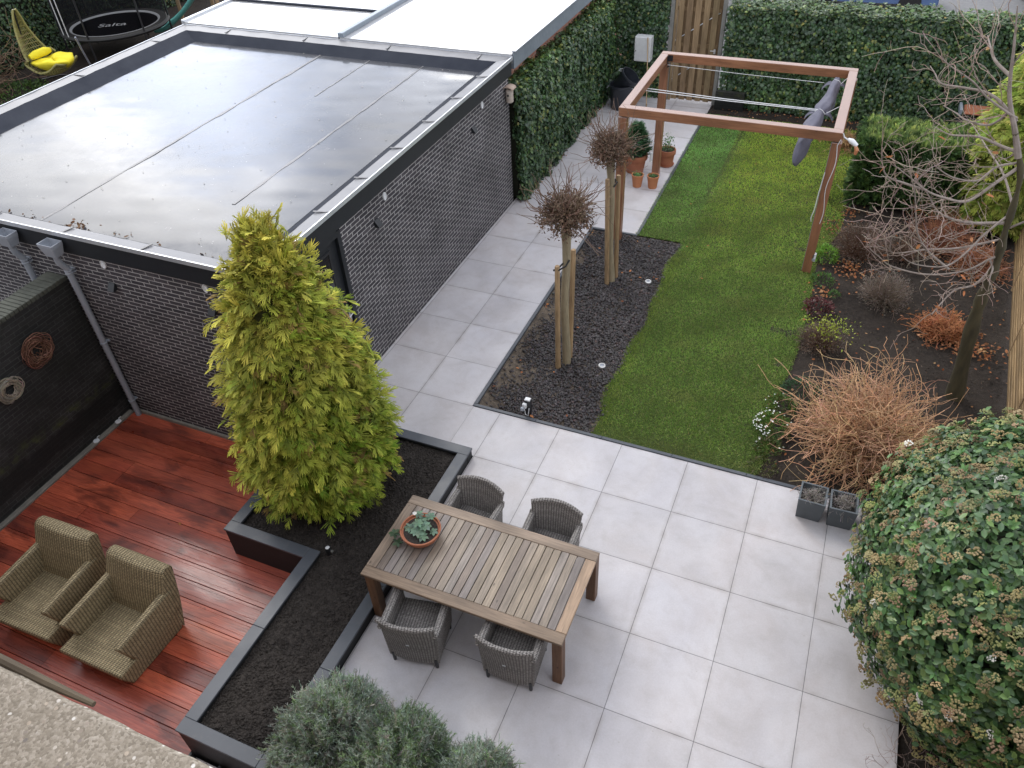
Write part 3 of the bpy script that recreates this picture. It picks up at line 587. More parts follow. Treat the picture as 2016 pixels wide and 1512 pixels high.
def downpipe(x, label, zb):
    t = thing('downpipe', label, 'downpipe', (x, gy0 - .1, zb), 0, 'grey downpipes with square hoppers'); yy = gy0 - .14
    mb = MB(); hz = 2.72; a = .125; yc = gy0 - .145
    def fr(s_, z): return [(x - a * s_, yc - .085 * s_, z), (x + a * s_, yc - .085 * s_, z), (x + a * s_, yc + .085 * s_, z), (x - a * s_, yc + .085 * s_, z)]
    L = fr(.72, hz - .19) + fr(1, hz - .05) + fr(1.04, hz) + fr(.94, hz) + fr(.9, hz - .05) + fr(.6, hz - .17); F = [(0, 3, 2, 1)]
    for l in range(5):
        for k in range(4): F.append((l * 4 + k, l * 4 + (k + 1) % 4, l * 4 + 4 + (k + 1) % 4, l * 4 + 4 + k))
    F.append((20, 21, 22, 23)); mb.add(L, F); mb.build('hopper', m_pvc, t, bevel=.004)
    mb = MB(); r_ = .042; px = x - .0
    mb.tube([(x, yc, hz - .18), (x, yc, hz - .26), (x, yc + .01, hz - .32), (x, gy0 - .085, hz - .42), (x, gy0 - .075, hz - .5), (x, gy0 - .075, zb)], r_, 16)
    mb.build('pipe', m_pvc, t, smooth=True)
    for zz in (hz - .46, hz - .50, 1.05, -.05):
        if zz < zb: continue
        mb = MB(); mb.lathe([(.045, zz - .012), (.052, zz - .008), (.052, zz + .008), (.045, zz + .012)], (x, gy0 - .075, 0), 16); mb.span(x - .05, x + .05, gy0 - .035, gy0, zz - .01, zz + .01); mb.build('bracket', m_pvc, t, smooth=True)
downpipe(-6.29, 'grey downpipe with square hopper standing in the deck corner', DZ - .02); downpipe(-7.09, 'grey downpipe with square hopper behind the low garden wall', -.02)
# birdhouse
t = thing('birdhouse', 'small pale wooden birdhouse hung at the far corner of the garage', 'birdhouse', (gx1 + .07, 6.66, 2.1))
mb = MB(); mb.lathe([(.05, 0), (.07, .02), (.072, .22), (.065, .25)], (gx1 + .08, 6.64, 2.10), 12); mb.build('body', speck('pale_birch', (.3, .24, .19), (.6, .55, .5), 8, .8, .4, .004, stretch=(1, 1, 4)), t, smooth=True)
mb = MB(); mb.grid(lambda u, v: (gx1 + .08 + .11 * math.sin((u - .5) * 2.6), 6.54 + .2 * v, 2.34 + .07 * math.cos((u - .5) * 2.6)), 8, 2); o = mb.build('roof', speck('tan_bark', (.35, .25, .2), (.5, .4, .33), 8, .8, .4, .004), t, smooth='all'); s_ = o.modifiers.new('thick', 'SOLIDIFY'); s_.thickness = .012
mb = MB(); mb.lathe([(.001, 0), (.02, 0), (.02, .012), (.001, .012)], (0, 0, 0), 12); o = mb.build('entrance', m_black, t, local=True); o.location = (.01 + .0, -.09, .15); o.rotation_euler = (R(90), 0, 0)
# debris on the roof edge
V = []
P = np.stack([rng.uniform(-9, -4, 60), rng.normal(gy0 + .36, .05, 60), np.full(60, rz + .012)], 1); P[:25, 0] = rng.normal(-6.35, .12, 25); P[:25, 2] += rng.uniform(.0, .04, 25); P[25:35, 0] = rng.normal(-7.1, .06, 10)
a_ = inst(OVAL, P, unit(rng.normal(0, 1, (60, 3)) * (1, 1, .3)), sph(60, .2), rng.uniform(.03, .08, 60), cvar(60, (.16, .08, .04)), cvar(60, (.22, .13, .08)))
P2 = np.stack([rng.uniform(X0, X1, 160), rng.uniform(Y0, Y1, 160), np.full(160, rz + .008)], 1)
b_ = inst(OVAL, P2, unit(rng.normal(0, 1, (160, 3)) * (1, 1, .1)), np.tile((0., 0, 1), (160, 1)) + rng.normal(0, .1, (160, 3)), rng.uniform(.012, .04, 160), cvar(160, (.3, .28, .25), .4), cvar(160, (.3, .28, .26), .4))
o = npmesh('roof_litter', *merge([a_, b_]), m_dry); stuff(o, 'scattered dead leaves and crumbs on the wet garage roof', 'leaf litter')

# neighbouring roofs behind
nb = thing('neighbour_garage', 'pale roofed garage joined to the back of the dark brick garage', 'garage', (-5, 12, 0))
mb = MB(); mb.span(-6.8, -3.40, 7.0, 24, 0, 2.60); mb.build('wall', m_redbrick, nb)
mb = MB(); mb.span(-6.8, -3.14, 6.93, 24.1, 2.70, 2.865); mb.build('roof', m_nbroof, nb)
mb = MB(); mb.span(-3.135, -3.10, 6.95, 24.1, 2.60, 2.90, .004); mb.span(-3.40, -3.135, 6.95, 24.1, 2.60, 2.70); mb.build('fascia', m_zinc, nb)
mb = MB(); mb.span(-3.15, -3.06, 6.94, 24.1, 2.905, 2.925, .003); mb.build('edge_trim', m_alu, nb)
mb = MB(); mb.span(-6.84, -6.72, 6.93, 24, 2.86, 2.95, .01); mb.build('divider', m_zinc, nb)
nb = thing('neighbour_shed', 'grey wet flat roofed shed behind the left end of the garage', 'shed', (-9, 12, 0))
mb = MB(); mb.span(-10.7, -6.85, 7.05, 24, 0, 2.7); mb.build('wall', m_redbrick, nb)
mb = MB(); mb.span(-10.72, -6.85, 6.95, 8.60, 2.70, 2.86); mb.span(-10.72, -6.85, 8.64, 24, 2.70, 2.875); mb.build('roof', m_nbroof, nb)
mb = MB(); mb.span(-10.72, -6.85, 8.585, 8.655, 2.86, 2.90, .01); mb.build('roof_seam', m_roofedge, nb); mb = MB(); mb.span(-10.78, -10.70, 6.95, 24, 2.68, 2.90, .01); mb.build('edge_trim', m_alu, nb)

# ------------------------------------------------------------------ garden wall and ledge on the left
gw = thing('garden_wall', 'damp dark brick garden wall with mossy coping left of the deck', 'wall', (-6.64, -3.5, DZ))
mb = MB(); mb.span(-6.80, -6.49, -6.5, gy0 - .02, -.5, 2.04); mb.build('brickwork', m_gwall, gw)
mb = MB(); yy = gy0 - .02
while yy > -6.5: mb.span(-6.82, -6.475, yy - .062, yy - .003, 2.043, 2.105 + rnd.uniform(-.003, .003), .006); yy -= .066
mb.build('coping', m_mosstop, gw)
mb = MB(); mb.span(-6.49, -6.405, -6.5, gy0 - .05, -.5, DZ + .03, .01); mb.build('ledge', m_ledge, gw)
for k, (yy, lb) in enumerate(((-.98, 'small pale floor spot on the ledge, nearer the downpipe'), (-1.42, 'small pale floor spot on the ledge, farther from the downpipe'))):
    t = thing('floor_spot', lb, 'spotlight', (-6.44, yy, DZ + .03), 0, 'floor spots on the wall ledge'); mb = MB(); mb.lathe([(.045, 0), (.045, .012), (.035, .016), (.001, .014)], (-6.435, yy, DZ + .031), 16); mb.build('rim', m_white, t, smooth=True)
    mb = MB(); mb.tube([(-6.455, yy + .03, DZ + .035), (-6.475, yy + .06, DZ + .045), (-6.48, yy + .1, DZ + .035)], .006, 6); mb.build('cable', m_white, t)
def wreath(loc, Rm, Rt, n, col, label, loops=1):
    t = thing('twig_wreath', label, 'wreath', loc); P = []; Q = []
    k = 26
    for i in range(n):
        a0 = rng.uniform(0, 6.28); w1, w2 = rng.uniform(0, 6.28, 2); r0 = rng.normal(Rm, Rt * .55); ofs = rng.uniform(.01, Rt * 1.3); cy, cz = rng.normal(0, Rt * .25, 2); span = rng.uniform(2.5, 6.1); pts = []
        for j in range(k):
            a = a0 + span * j / (k - 1); r_ = r0 + Rt * .55 * math.sin(2 * a + w1) + Rt * .3 * math.sin(3 * a + w2); pts.append((loc[0] + ofs + Rt * .35 * math.sin(3 * a + w2), loc[1] + cy + r_ * math.cos(a), loc[2] + cz + r_ * math.sin(a)))
        P.append(pts)
    P = np.array(P); o = npmesh('twigs', *twigs(P, rad(n, k, rng.uniform(.004, .008, n), .003), cvar(n, col, .35), cvar(n, col, .4), 4), m_twig, t)
    return t
wreath((-6.47, -1.52, 1.47), .148, .052, 62, (.17, .085, .06), 'loose reddish twig wreath, the upper one on the damp brick wall'); wreath((-6.47, -2.08, 1.24), .125, .036, 60, (.27, .23, .19), 'tight pale grey twig wreath, the lower one on the brick wall')

# ------------------------------------------------------------------ black planter bed
PZ = .155
pl = thing('planter_bed', 'black L-shaped raised planter of dark soil between deck and terrace', 'planter', (-2, -2, DZ))
mb = MB(); t_ = .15
outer = [(-.91, 0), (-3.165, 0), (-3.205, -.645), (-3.205, -2.33), (-2.035, -2.33), (-2.035, -4.54), (-.91, -4.54)]
wz0, wz1 = -.5, PZ - .03; q = .012
mb.span(-3.16, -.91 - q, -t_ + q, -q, wz0, wz1); mb.span(-.91 - t_ + q, -.91 - q, -4.54 + q, -t_, wz0, wz1); mb.span(-2.035 + q, -.91 - t_, -4.54 + q, -4.54 + t_ - q, wz0, wz1)
mb.span(-2.035 + q, -2.035 + t_ - q, -4.54 + t_, -2.33 + q, wz0, wz1); mb.span(-3.205 + q, -2.035 + t_ - q, -2.33 + q, -2.33 + t_ - q, wz0, wz1); mb.span(-3.205 + q, -3.205 + t_ - q, -2.33 + t_, -.66, wz0, wz1); mb.build('wall', m_planter, pl)
mb = MB(); h2 = t_ / 2
for a, b, s in (((-3.15, -h2), (-.91, -h2), 1.0), ((-.91 - h2, -t_), (-.91 - h2, -4.54), 1.0), ((-.91 - t_, -4.54 + h2), (-2.035, -4.54 + h2), .9), ((-2.035 + h2, -4.54 + t_), (-2.035 + h2, -2.33 + t_), 1.0), ((-2.035, -2.33 + h2), (-3.205, -2.33 + h2), .9), ((-3.205 + h2, -2.33 + t_), (-3.205 + h2, -.66), 1.0)): strip(mb, a, b, t_, PZ - .03, PZ, s, .003)
mb.build('coping', m_coping, pl)
def soilpatch(rects, z, name, parent, seed, crumbs, size=(.006, .022), mat=None, amp=.03, step=.05):
    parts = []
    for (x0, x1, y0, y1) in rects:
        nx = int((x1 - x0) / step) + 1; ny = int((y1 - y0) / step) + 1; X = np.linspace(x0, x1, nx + 1); Y = np.linspace(y0, y1, ny + 1); g_ = np.array([(x, y, z) for y in Y for x in X])
        g_[:, 2] += amp * (.6 * snoise(g_, 2, seed) + .4 * snoise(g_, 6, seed)) + rng.normal(0, amp * .12, len(g_))
        F = np.array([(j * (nx + 1) + i, j * (nx + 1) + i + 1, (j + 1) * (nx + 1) + i + 1, (j + 1) * (nx + 1) + i) for j in range(ny) for i in range(nx)]); parts.append((g_, F, np.ones((len(g_), 3))))
        A = (x1 - x0) * (y1 - y0); n = int(crumbs * A); P = np.stack([rng.uniform(x0, x1, n), rng.uniform(y0, y1, n), np.full(n, z)], 1); P[:, 2] += amp * (.6 * snoise(P, 2, seed) + .4 * snoise(P, 6, seed)) + .002
        X_ = unit(rng.normal(0, 1, (n, 3)) * (1, 1, .4)); parts.append(inst(CLOD, P, X_, sph(n, .2), rng.uniform(*size, n) * rng.uniform(.6, 1.6, n), cvar(n, (1, .98, .95), .3), cvar(n, (1, .98, .95), .3)))
    return npmesh(name, *merge(parts), mat or m_soil, parent)
CLOD = T([(-.5, -.4, -.3), (.5, -.45, -.3), (.45, .45, -.3), (-.5, .4, -.3), (-.3, -.25, .35), (.35, -.2, .3), (.25, .3, .38), (-.3, .3, .28)], [(4, 5, 6, 7), (0, 1, 5, 4), (1, 2, 6, 5), (2, 3, 7, 6), (3, 0, 4, 7)], [.5] * 8)
soilpatch([(-3.06, -1.05, -2.19, -.14), (-1.89, -1.05, -4.4, -2.19)], .075, 'soil', pl, 31, 3800)
t = thing('garden_spotlight', 'black cylinder spotlight in the planter soil at the coping corner', 'spotlight', (-1.82, -2.12, .08))
mb = MB(); mb.lathe([(.028, 0), (.036, .01), (.036, .11), (.033, .12), (.028, .12), (.028, .112)], (-1.81, -2.13, .08), 16); mb.build('housing', m_black, t, smooth=True); mb = MB(); mb.lathe([(.0275, .113), (.001, .115)], (-1.81, -2.13, .08), 16); mb.build('lens', m_white, t); mb = MB(); mb.box((-1.765, -2.12, .13), (.02, .03, .03)); mb.build('knob', m_steel, t)
# brackets at the foot of the planter
for k, (x, lb) in enumerate(((-1.98, 'dark metal foot at the outer corner below the planter'), (-1.62, 'dark metal foot midway below the planter front'))):
    mb = MB(); mb.span(x, x + .05, -4.68, -4.56, DZ + .012, DZ + .05, .004); mb.span(x + .01, x + .04, -4.60, -4.56, DZ + .05, DZ + .12, .003); mb.build('metal_foot', m_black, pl)

# ------------------------------------------------------------------ dining table and chairs
tb = thing('dining_table', 'large weathered teak dining table with slatted top on the pale terrace', 'table', (.19, -2.04, 0), R(-.2))
X0, X1, Y0, Y1, ZT = -1.135, 1.135, -.585, .585, .77
mb = MB(); fw = .125
for (a, b, c_, d_, cc) in ((X0, X1, Y0, Y0 + fw, (.95, .85, .75)), (X0, X1, Y1 - fw, Y1, (1.05, .98, .92))): mb.cc = cc; mb.span(a, b, c_, d_, ZT - .035, ZT, .005)
mb.build('rail', m_teakX, tb, local=True)
for (a, cc) in ((X0, (1.0, .88, .75)), (X1 - .115, (1.35, 1.1, .85))):
    mb = MB(); mb.cc = cc; mb.span(a, a + .115, Y0 + fw + .002, Y1 - fw - .002, ZT - .034, ZT - .001, .004); mb.build('end_board', m_teakY, tb, local=True)
ns = 23; xa, xb = X0 + .118, X1 - .118; sw = (xb - xa) / ns
for k in range(ns):
    mb = MB(); v = rnd.uniform(.80, 1.06); tnt = rnd.choice([(1, 1, 1), (1.05, 1.0, .9), (.95, .95, 1.0), (1.0, .93, .88), (1.1, 1.03, .88)]); mb.cc = tuple(q * v for q in tnt)
    mb.span(xa + k * sw + .004, xa + (k + 1) * sw - .004, Y0 + fw + .002, Y1 - fw - .002, ZT - .032, ZT - .003 + rnd.uniform(-.0015, .001), .003); mb.build('slat', m_teakY, tb, local=True)
mb = MB(); mb.span(X0 + .05, X1 - .05, Y0 + .05, Y0 + .075, ZT - .115, ZT - .036); mb.span(X0 + .05, X1 - .05, Y1 - .075, Y1 - .05, ZT - .115, ZT - .036); mb.span(X0 + .05, X0 + .075, Y0 + .076, Y1 - .076, ZT - .115, ZT - .036); mb.span(X1 - .075, X1 - .05, Y0 + .076, Y1 - .076, ZT - .115, ZT - .036); mb.build('apron', m_teakX, tb, local=True)
for sx in (X0 + .095, X1 - .055):
    for sy in (Y0 + .055, Y1 - .055): mb = MB(); mb.box((sx, sy, (ZT - .036) / 2), (.105, .105, ZT - .036), 0, .006); mb.build('leg', m_teakZ, tb, local=True)
# bowl with hellebore
bo = thing('terracotta_bowl', 'round terracotta bowl with a small leafy plant on the dining table', 'plant bowl', (-.555, -1.96, .77))
mb = MB(); cc = (-.555, -1.96, .77); mb.lathe([(.10, .0), (.16, .02), (.205, .08), (.22, .125), (.226, .14), (.222, .148), (.21, .146), (.205, .12)], cc, 40); mb.build('bowl', m_terra, bo, smooth=True)
mb = MB(); mb.lathe([(.206, .118), (.12, .128), (.001, .125)], cc, 30); mb.build('soil', m_soil, bo, smooth=True)
parts = []
for (a, r_, h, n, s_) in ((.4, .06, .20, 8, .08), (1.9, .10, .17, 7, .075), (3.3, .12, .14, 8, .07), (4.6, .05, .17, 9, .09), (5.4, .11, .16, 8, .075), (2.6, .03, .22, 6, .07), (1.2, .15, .22, 7, .07), (3.6, .29, .10, 6, .075), (3.9, .27, .04, 5, .075), (2.1, .16, .2, 6, .06), (.1, .15, .15, 6, .06)):
    c0 = np.array(cc) + (r_ * math.cos(a), r_ * math.sin(a), h); th = rng.uniform(0, .6) + np.arange(n) * 2 * np.pi / n
    X = np.stack([np.cos(th), np.sin(th), rng.normal(-.1, .12, n)], 1); N = np.tile([0., 0, 1], (n, 1)) + rng.normal(0, .2, (n, 3))
    dark = r_ > .25; c_ = cvar(n, (.04, .075, .035) if dark else (.13, .21, .15), .12)
    parts.append(inst(OVAL, np.tile(c0, (n, 1)), X, N, s_ * rng.uniform(.8, 1.1, n), c_, c_ * 1.15, s_ * 1.25 * np.ones(n)))
npmesh('foliage', *merge(parts), m_leaf, bo)
P = []
for (a, r_, h) in ((.4, .06, .20), (1.9, .10, .17), (3.3, .12, .14), (4.6, .05, .17), (5.4, .11, .16), (3.6, .29, .10), (1.2, .15, .22), (2.5, .1, .30)):
    e_ = np.array(cc) + (r_ * math.cos(a), r_ * math.sin(a), h); b_ = np.array(cc) + (.02 * math.cos(a), .02 * math.sin(a), .12); P.append([b_ + (e_ - b_) * t + np.array([0, 0, .07 * math.sin(t * 3.14)]) * (r_ > .2) for t in np.linspace(0, 1, 6)])
P = np.array(P); npmesh('stem', *twigs(P, rad(len(P), 6, .003, .002), cvar(len(P), (.15, .13, .06)), cvar(len(P), (.14, .18, .08)), 4), m_twig, bo)
e_ = P[-1, -1]; th = np.arange(6) * 1.047; npmesh('blossom', *inst(OVAL, np.tile(e_, (6, 1)), np.stack([np.cos(th), np.sin(th), .2 + 0 * th], 1), np.tile([0., 0, 1], (6, 1)), .028, cvar(6, (.75, .73, .7), .05), cvar(6, (.7, .68, .66), .05), .045 * np.ones(6)), m_petal, bo)

def dining_chair():
    c = thing('dining_chair', 'x', 'chair', (0, 0, 0), 0, 'grey wicker dining armchairs round the teak table')
    mb = MB()
    def back(u, v):
        q = 2 * u - 1; x = (u - .5) * (.50 + .10 * v ** 1.3); y = -.245 - .10 * v ** 1.8 + .075 * q * q * (.4 + .6 * v); z = .11 + .735 * v - .03 * q * q * v
        return (x, y, z), (q * -.25, 1, .15)
    mb.shell(back, .035, 12, 14, .58, .74); mb.build('backrest', m_wick, c, local=True, smooth=True)
    mb = MB(); mb.tube([back(u, 1)[0] for u in np.linspace(0, 1, 13)], .026, 8); mb.build('top_rim', m_wick, c, local=True, smooth=True)
    for s in (-1, 1):
        mb = MB()
        def side(u, v, s=s):
            y = -.235 + .50 * u; x = s * (.255 + .03 * v - .012 * u); z = .11 + (.525 - .03 * u) * v
            return (x, y + .03 * v * u, z), (s, 0, .05)
        mb.shell(side, .035, 10, 8, .5, .53); 
        pts = [side(u, 1)[0] for u in np.linspace(0, 1, 9)]; pts = [(pts[0][0] * 1.0, pts[0][1] - .03, pts[0][2] + .05)] + [(p[0], p[1], p[2] + .005) for p in pts] + [(pts[-1][0], pts[-1][1] + .02, pts[-1][2] - .03), (pts[-1][0], pts[-1][1] + .012, pts[-1][2] - .12)]
        mb.tube(pts, [.03, .036, .038, .04, .04, .04, .04, .04, .04, .04, .034, .02], 10); mb.build('armrest', m_wick, c, local=True, smooth=True)
    mb = MB(); mb.span(-.245, .245, -.235, .27, .385, .435, .015); mb.build('seat', m_wick, c, local=True, smooth=True)
    mb = MB(); mb.span(-.245, .245, .245, .27, .12, .384, .006); mb.build('front_panel', m_wick, c, local=True)
    for sx in (-1, 1):
        for sy, yy in ((-1, -.225), (1, .245)):
            mb = MB(); mb.lathe([(.014, 0), (.017, .004), (.019, .02), (.02, .16)], (sx * .235, yy, 0), 10); mb.build('leg', m_black, c, local=True, smooth=True)
    mb = MB(); mb.box((-.01, -.300, .47), (.035, .004, .014)); mb.build('badge', m_alu, c, local=True)
    return c
ch = dining_chair()
ch['label'] = 'grey wicker dining chair nearest the planter, its back to the camera'; ch.location = (-.235, -2.74, 0); ch.rotation_euler = (0, 0, R(10))
for (x, y, a, lb) in ((.80, -2.58, 3, 'grey wicker dining chair beside the front right table leg, its back to the camera'), (-.265, -1.36, 176, 'grey wicker dining chair across the table, nearest the planter coping'), (.70, -1.36, 181, 'grey wicker dining chair across the table, farther from the planter')):
    k = copy_tree(ch); k.location = (x, y, 0); k.rotation_euler = (0, 0, R(a)); k['label'] = lb

# ------------------------------------------------------------------ low rattan armchairs on the deck
def armchair(loc, rz):
    a = thing('rattan_armchair', 'x', 'armchair', loc, rz, 'low rattan armchairs on the red deck')
    mb = MB()   # seat block: front and sides lean in towards the floor
    V = [(-.40, -.34, 0), (.40, -.34, 0), (.43, .42, 0), (-.43, .42, 0), (-.45, -.44, .27), (.45, -.44, .27), (.45, .44, .27), (-.45, .44, .27), (-.45, -.44, .33), (.45, -.44, .33), (.45, .40, .30), (-.45, .40, .30)]
    F = [(3, 2, 1, 0)] + [(l * 4 + k, l * 4 + (k + 1) % 4, l * 4 + 4 + (k + 1) % 4, l * 4 + 4 + k) for l in range(2) for k in range(4)] + [(8, 9, 10, 11)]
    mb.add(V, F); mb.build('seat', m_wickh, a, local=True, smooth=True, bevel=.018)
    for s in (-1, 1):
        mb = MB()
        P8 = [(s * .452, -.20, .26), (s * .36, -.20, .26), (s * .34, .40, .26), (s * .452, .47, .26), (s * .445, -.31, .64), (s * .355, -.31, .64), (s * .345, .42, .66), (s * .445, .52, .66)]
        if s > 0: Fc = [(0, 3, 2, 1), (4, 5, 6, 7), (0, 1, 5, 4), (1, 2, 6, 5), (2, 3, 7, 6), (3, 0, 4, 7)]
        else: Fc = [(0, 1, 2, 3), (7, 6, 5, 4), (4, 5, 1, 0), (5, 6, 2, 1), (6, 7, 3, 2), (7, 4, 0, 3)]
        mb.add(P8, Fc); mb.build('armrest', m_wickh, a, local=True, smooth=True, bevel=.03)
    mb = MB(); n = 8; ring_ = []
    prof = [(.43, .0, .43), (.25, .30, .37), (.40, .60, .415), (.495, .86, .41), (.52, .90, .405), (.57, .925, .40), (.63, .91, .40), (.655, .86, .405), (.56, .45, .44)]
    prof = [(.25, .28, .44), (.37, .60, .435), (.48, .86, .42), (.51, .905, .415), (.565, .925, .41), (.625, .905, .41), (.65, .86, .41), (.55, .45, .44), (.43, .01, .44)]
    V = []
    for (y, z, hw) in prof:
        for k in range(n + 1): q = 2 * k / n - 1; V.append((q * hw, y - (.03 * (1 - q * q) if z > .5 and y < .6 else 0) + .02, z + (.012 * (1 - q * q) if z > .8 else 0)))
    m_ = n + 1; F = [(i * m_ + k, i * m_ + k + 1, (i + 1) * m_ + k + 1, (i + 1) * m_ + k) for i in range(len(prof) - 1) for k in range(n)]
    F += [tuple(i * m_ for i in range(len(prof)))[::1], tuple(i * m_ + n for i in range(len(prof)))[::-1]]
    mb.add(V, F); mb.build('backrest', m_wickh, a, local=True, smooth=True, bevel=.012)
    return a
a1 = armchair((-3.53, -3.83, DZ + .002), 0); a1['label'] = 'low weathered rattan armchair on the deck, the one nearer the planter'
a2 = copy_tree(a1); a2.location = (-4.66, -3.80, DZ + .002); a2.rotation_euler = (0, 0, R(1.5)); a2['label'] = 'low weathered rattan armchair on the deck, the one nearer the garden wall'

# ------------------------------------------------------------------ balcony slab near the camera, house wall behind
mb = MB()
def edgey(x): return -5.985 + .001 * math.sin(x * 23) + .0008 * math.sin(x * 61)
V = []; xs = np.linspace(-4.5, 3.5, 400)
for x in xs: V += [(x, -6.46, 5.88), (x, edgey(x) - .012, 5.88), (x, edgey(x), 5.865), (x, edgey(x) - .004, 5.74), (x, -6.46, 5.74)]
F = [(i * 5 + k, i * 5 + (k + 1) % 5, i * 5 + 5 + (k + 1) % 5, i * 5 + 5 + k) for i in range(len(xs) - 1) for k in range(5)] + [(4, 3, 2, 1, 0)]
mb.add(V, [f[::-1] for f in F]); tag(mb.build('balcony_slab', m_conc), 'washed pebble concrete slab across the bottom left corner', 'slab')
mb = MB(); mb.tube([(x, -5.972 + .0015 * math.sin(x * 9), 5.862 + .0015 * math.sin(x * 14)) for x in np.linspace(-4.5, 1.37, 40)] , [.013] * 38 + [.012, .007], 8)
tag(mb.build('timber_batten', speck('old_batten', (.045, .032, .02), (.16, .125, .08), 6, .85, .6, .006, stretch=(.4, 4, 4)), smooth=True), 'thin weathered brown batten along the concrete slab edge', 'batten')
mb = MB(); mb.span(-9, 8.5, -6.75, -6.46, -.6, 6.9); tag(mb.build('house_wall', m_house), 'house wall behind the viewpoint carrying the concrete slab', 'wall')

# ------------------------------------------------------------------ pergola with shade cloth
pg = thing('pergola', 'open reddish cedar pergola frame over the lawn and path', 'pergola', (1, 7.5, 0))
px0, px1, py0, py1, pz = -.83, 2.71, 6.02, 8.92, 2.50; bw_ = .145
for (x, y) in ((px0 + bw_ / 2, py0 + bw_ / 2), (px1 - bw_ / 2, py0 + bw_ / 2), (px0 + bw_ / 2, py1 - bw_ / 2), (px1 - bw_ / 2, py1 - bw_ / 2)):
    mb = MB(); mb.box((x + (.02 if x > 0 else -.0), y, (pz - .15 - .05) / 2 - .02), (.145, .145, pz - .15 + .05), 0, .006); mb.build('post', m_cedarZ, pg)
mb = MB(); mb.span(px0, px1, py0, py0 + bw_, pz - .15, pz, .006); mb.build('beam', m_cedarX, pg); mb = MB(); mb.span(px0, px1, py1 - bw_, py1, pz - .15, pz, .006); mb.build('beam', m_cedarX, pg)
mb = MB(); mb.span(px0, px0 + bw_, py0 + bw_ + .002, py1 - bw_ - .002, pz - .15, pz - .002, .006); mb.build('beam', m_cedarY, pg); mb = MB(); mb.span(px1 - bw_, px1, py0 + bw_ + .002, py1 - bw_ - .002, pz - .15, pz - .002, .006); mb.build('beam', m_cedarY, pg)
mb = MB(); mb.span(px0 + bw_, px0 + bw_ + .09, py1 - bw_ - .008, py1 - bw_ - .002, pz - .13, pz - .02); mb.span(px0 + bw_ + .002, px0 + bw_ + .008, py1 - bw_ - .1, py1 - bw_ - .008, pz - .13, pz - .02); mb.tube([(px0 + bw_ + .01, py1 - bw_ - .06, pz - .14), (px0 + bw_ + .05, py1 - bw_ - .07, pz - .2), (px0 + bw_ + .01, py1 - bw_ - .06, pz - .22)], .014, 8); mb.build('corner_bracket', m_black, pg)
for (x, y) in ((px0 + bw_ - .01, py0 + .02), (px0 + bw_ - .01, py1 - bw_ + .02), (px1 - .114, py0 + .02)): mb = MB(); mb.span(x - .004 if x < 0 else x - .018, x + .006 if x < 0 else x - .01, y, y + .02, .02, pz - .17); mb.build('cable_strip', m_pvc, pg)
def wire(pts, r, name, label, grp=None):
    mb = MB(); mb.tube(pts, r, 6); return tag(mb.build(name, m_white, smooth=True), label, 'wire', grp)
zc = pz - .17
wire([(px0 + bw_ + .02, 8.68, zc), (.8, 8.66, zc - .03), (2.2, 8.62, zc - .03)], .005, 'tension_wire', 'thin white wire strung across the far side of the pergola', 'white wires across the pergola')
wire([(px0 + bw_ + .0, 7.33, zc + .03), (.7, 7.31, zc + .0), (2.25, 7.28, zc - .0)], .008, 'tension_wire', 'white rod across the pergola middle, the farther of a close pair', 'white wires across the pergola')
wire([(px0 + bw_ + .0, 7.22, zc + .03), (.7, 7.26, zc - .01), (2.2, 7.28, zc - .02)], .008, 'tension_wire', 'white rod across the pergola middle, the nearer of a close pair', 'white wires across the pergola')
sc_ = thing('shade_cloth', 'gathered grey shade cloth hanging along the right side of the pergola', 'shade cloth', (2.35, 7.2, 2.0)); mb = MB()
def clothpt(u, v):
    # v along the length (far to near), u round the bundle
    y = 8.62 - 2.75 * v; pinch = math.exp(-((v - .50) / .055) ** 2) + .7 * math.exp(-((v - .03) / .04) ** 2); hw = (.075 + .06 * math.sin(math.pi * min(1, v * 1.05)) + .01 * math.sin(v * 31)) * (1 - .45 * pinch)
    end = min(1, (1 - v) / .07) ** .5 if v > .93 else 1; a = 2 * math.pi * u; hh = (.20 + .10 * v + .05 * math.sin(v * 9)) * (1 - .35 * pinch); sag = -.10 - .10 * v - (.22 * max(0, v - .8) / .2) + .05 * math.cos(v * 12)
    fold = 1 + .09 * math.sin(a * 3 + v * 17) + .05 * math.sin(a * 7 - v * 9)
    return (2.40 - .30 * v ** 1.2 + hw * math.cos(a) * fold * end, y, pz - .12 + sag + hh * .55 * math.sin(a) * fold * end)
mb.grid(clothpt, 28, 70, 1, 3); mb.build('cloth', m_cloth, sc_, smooth='all')
for v in (.5, .04):
    mb = MB(); c_ = [clothpt(u, v) for u in np.linspace(0, 1, 13)]; mb.tube([(x + (x - 2.26) * .06, y, z) for x, y, z in c_], .008, 6); mb.tube([c_[0], (2.56, 7.27 if v == .5 else 8.6, pz - .08)], .006, 6)
    cx = clothpt(.5, v); mb.build('tie', m_white, sc_)
    for s in (-1, 1):
        mb = MB(); y = cx[1]; cz = cx[2] + .05; xx = (clothpt(.5, v)[0] if s < 0 else clothpt(0, v)[0]); mb.grid(lambda a, b: (xx + s * (.02 + .13 * a), y - .10 + .16 * b * (1 - .3 * a) + .03 * a, cz - .02 - .12 * a * a + .02 * math.sin(b * 7)), 6, 5); mb.build('cloth_flap', m_cloth, sc_, smooth='all')
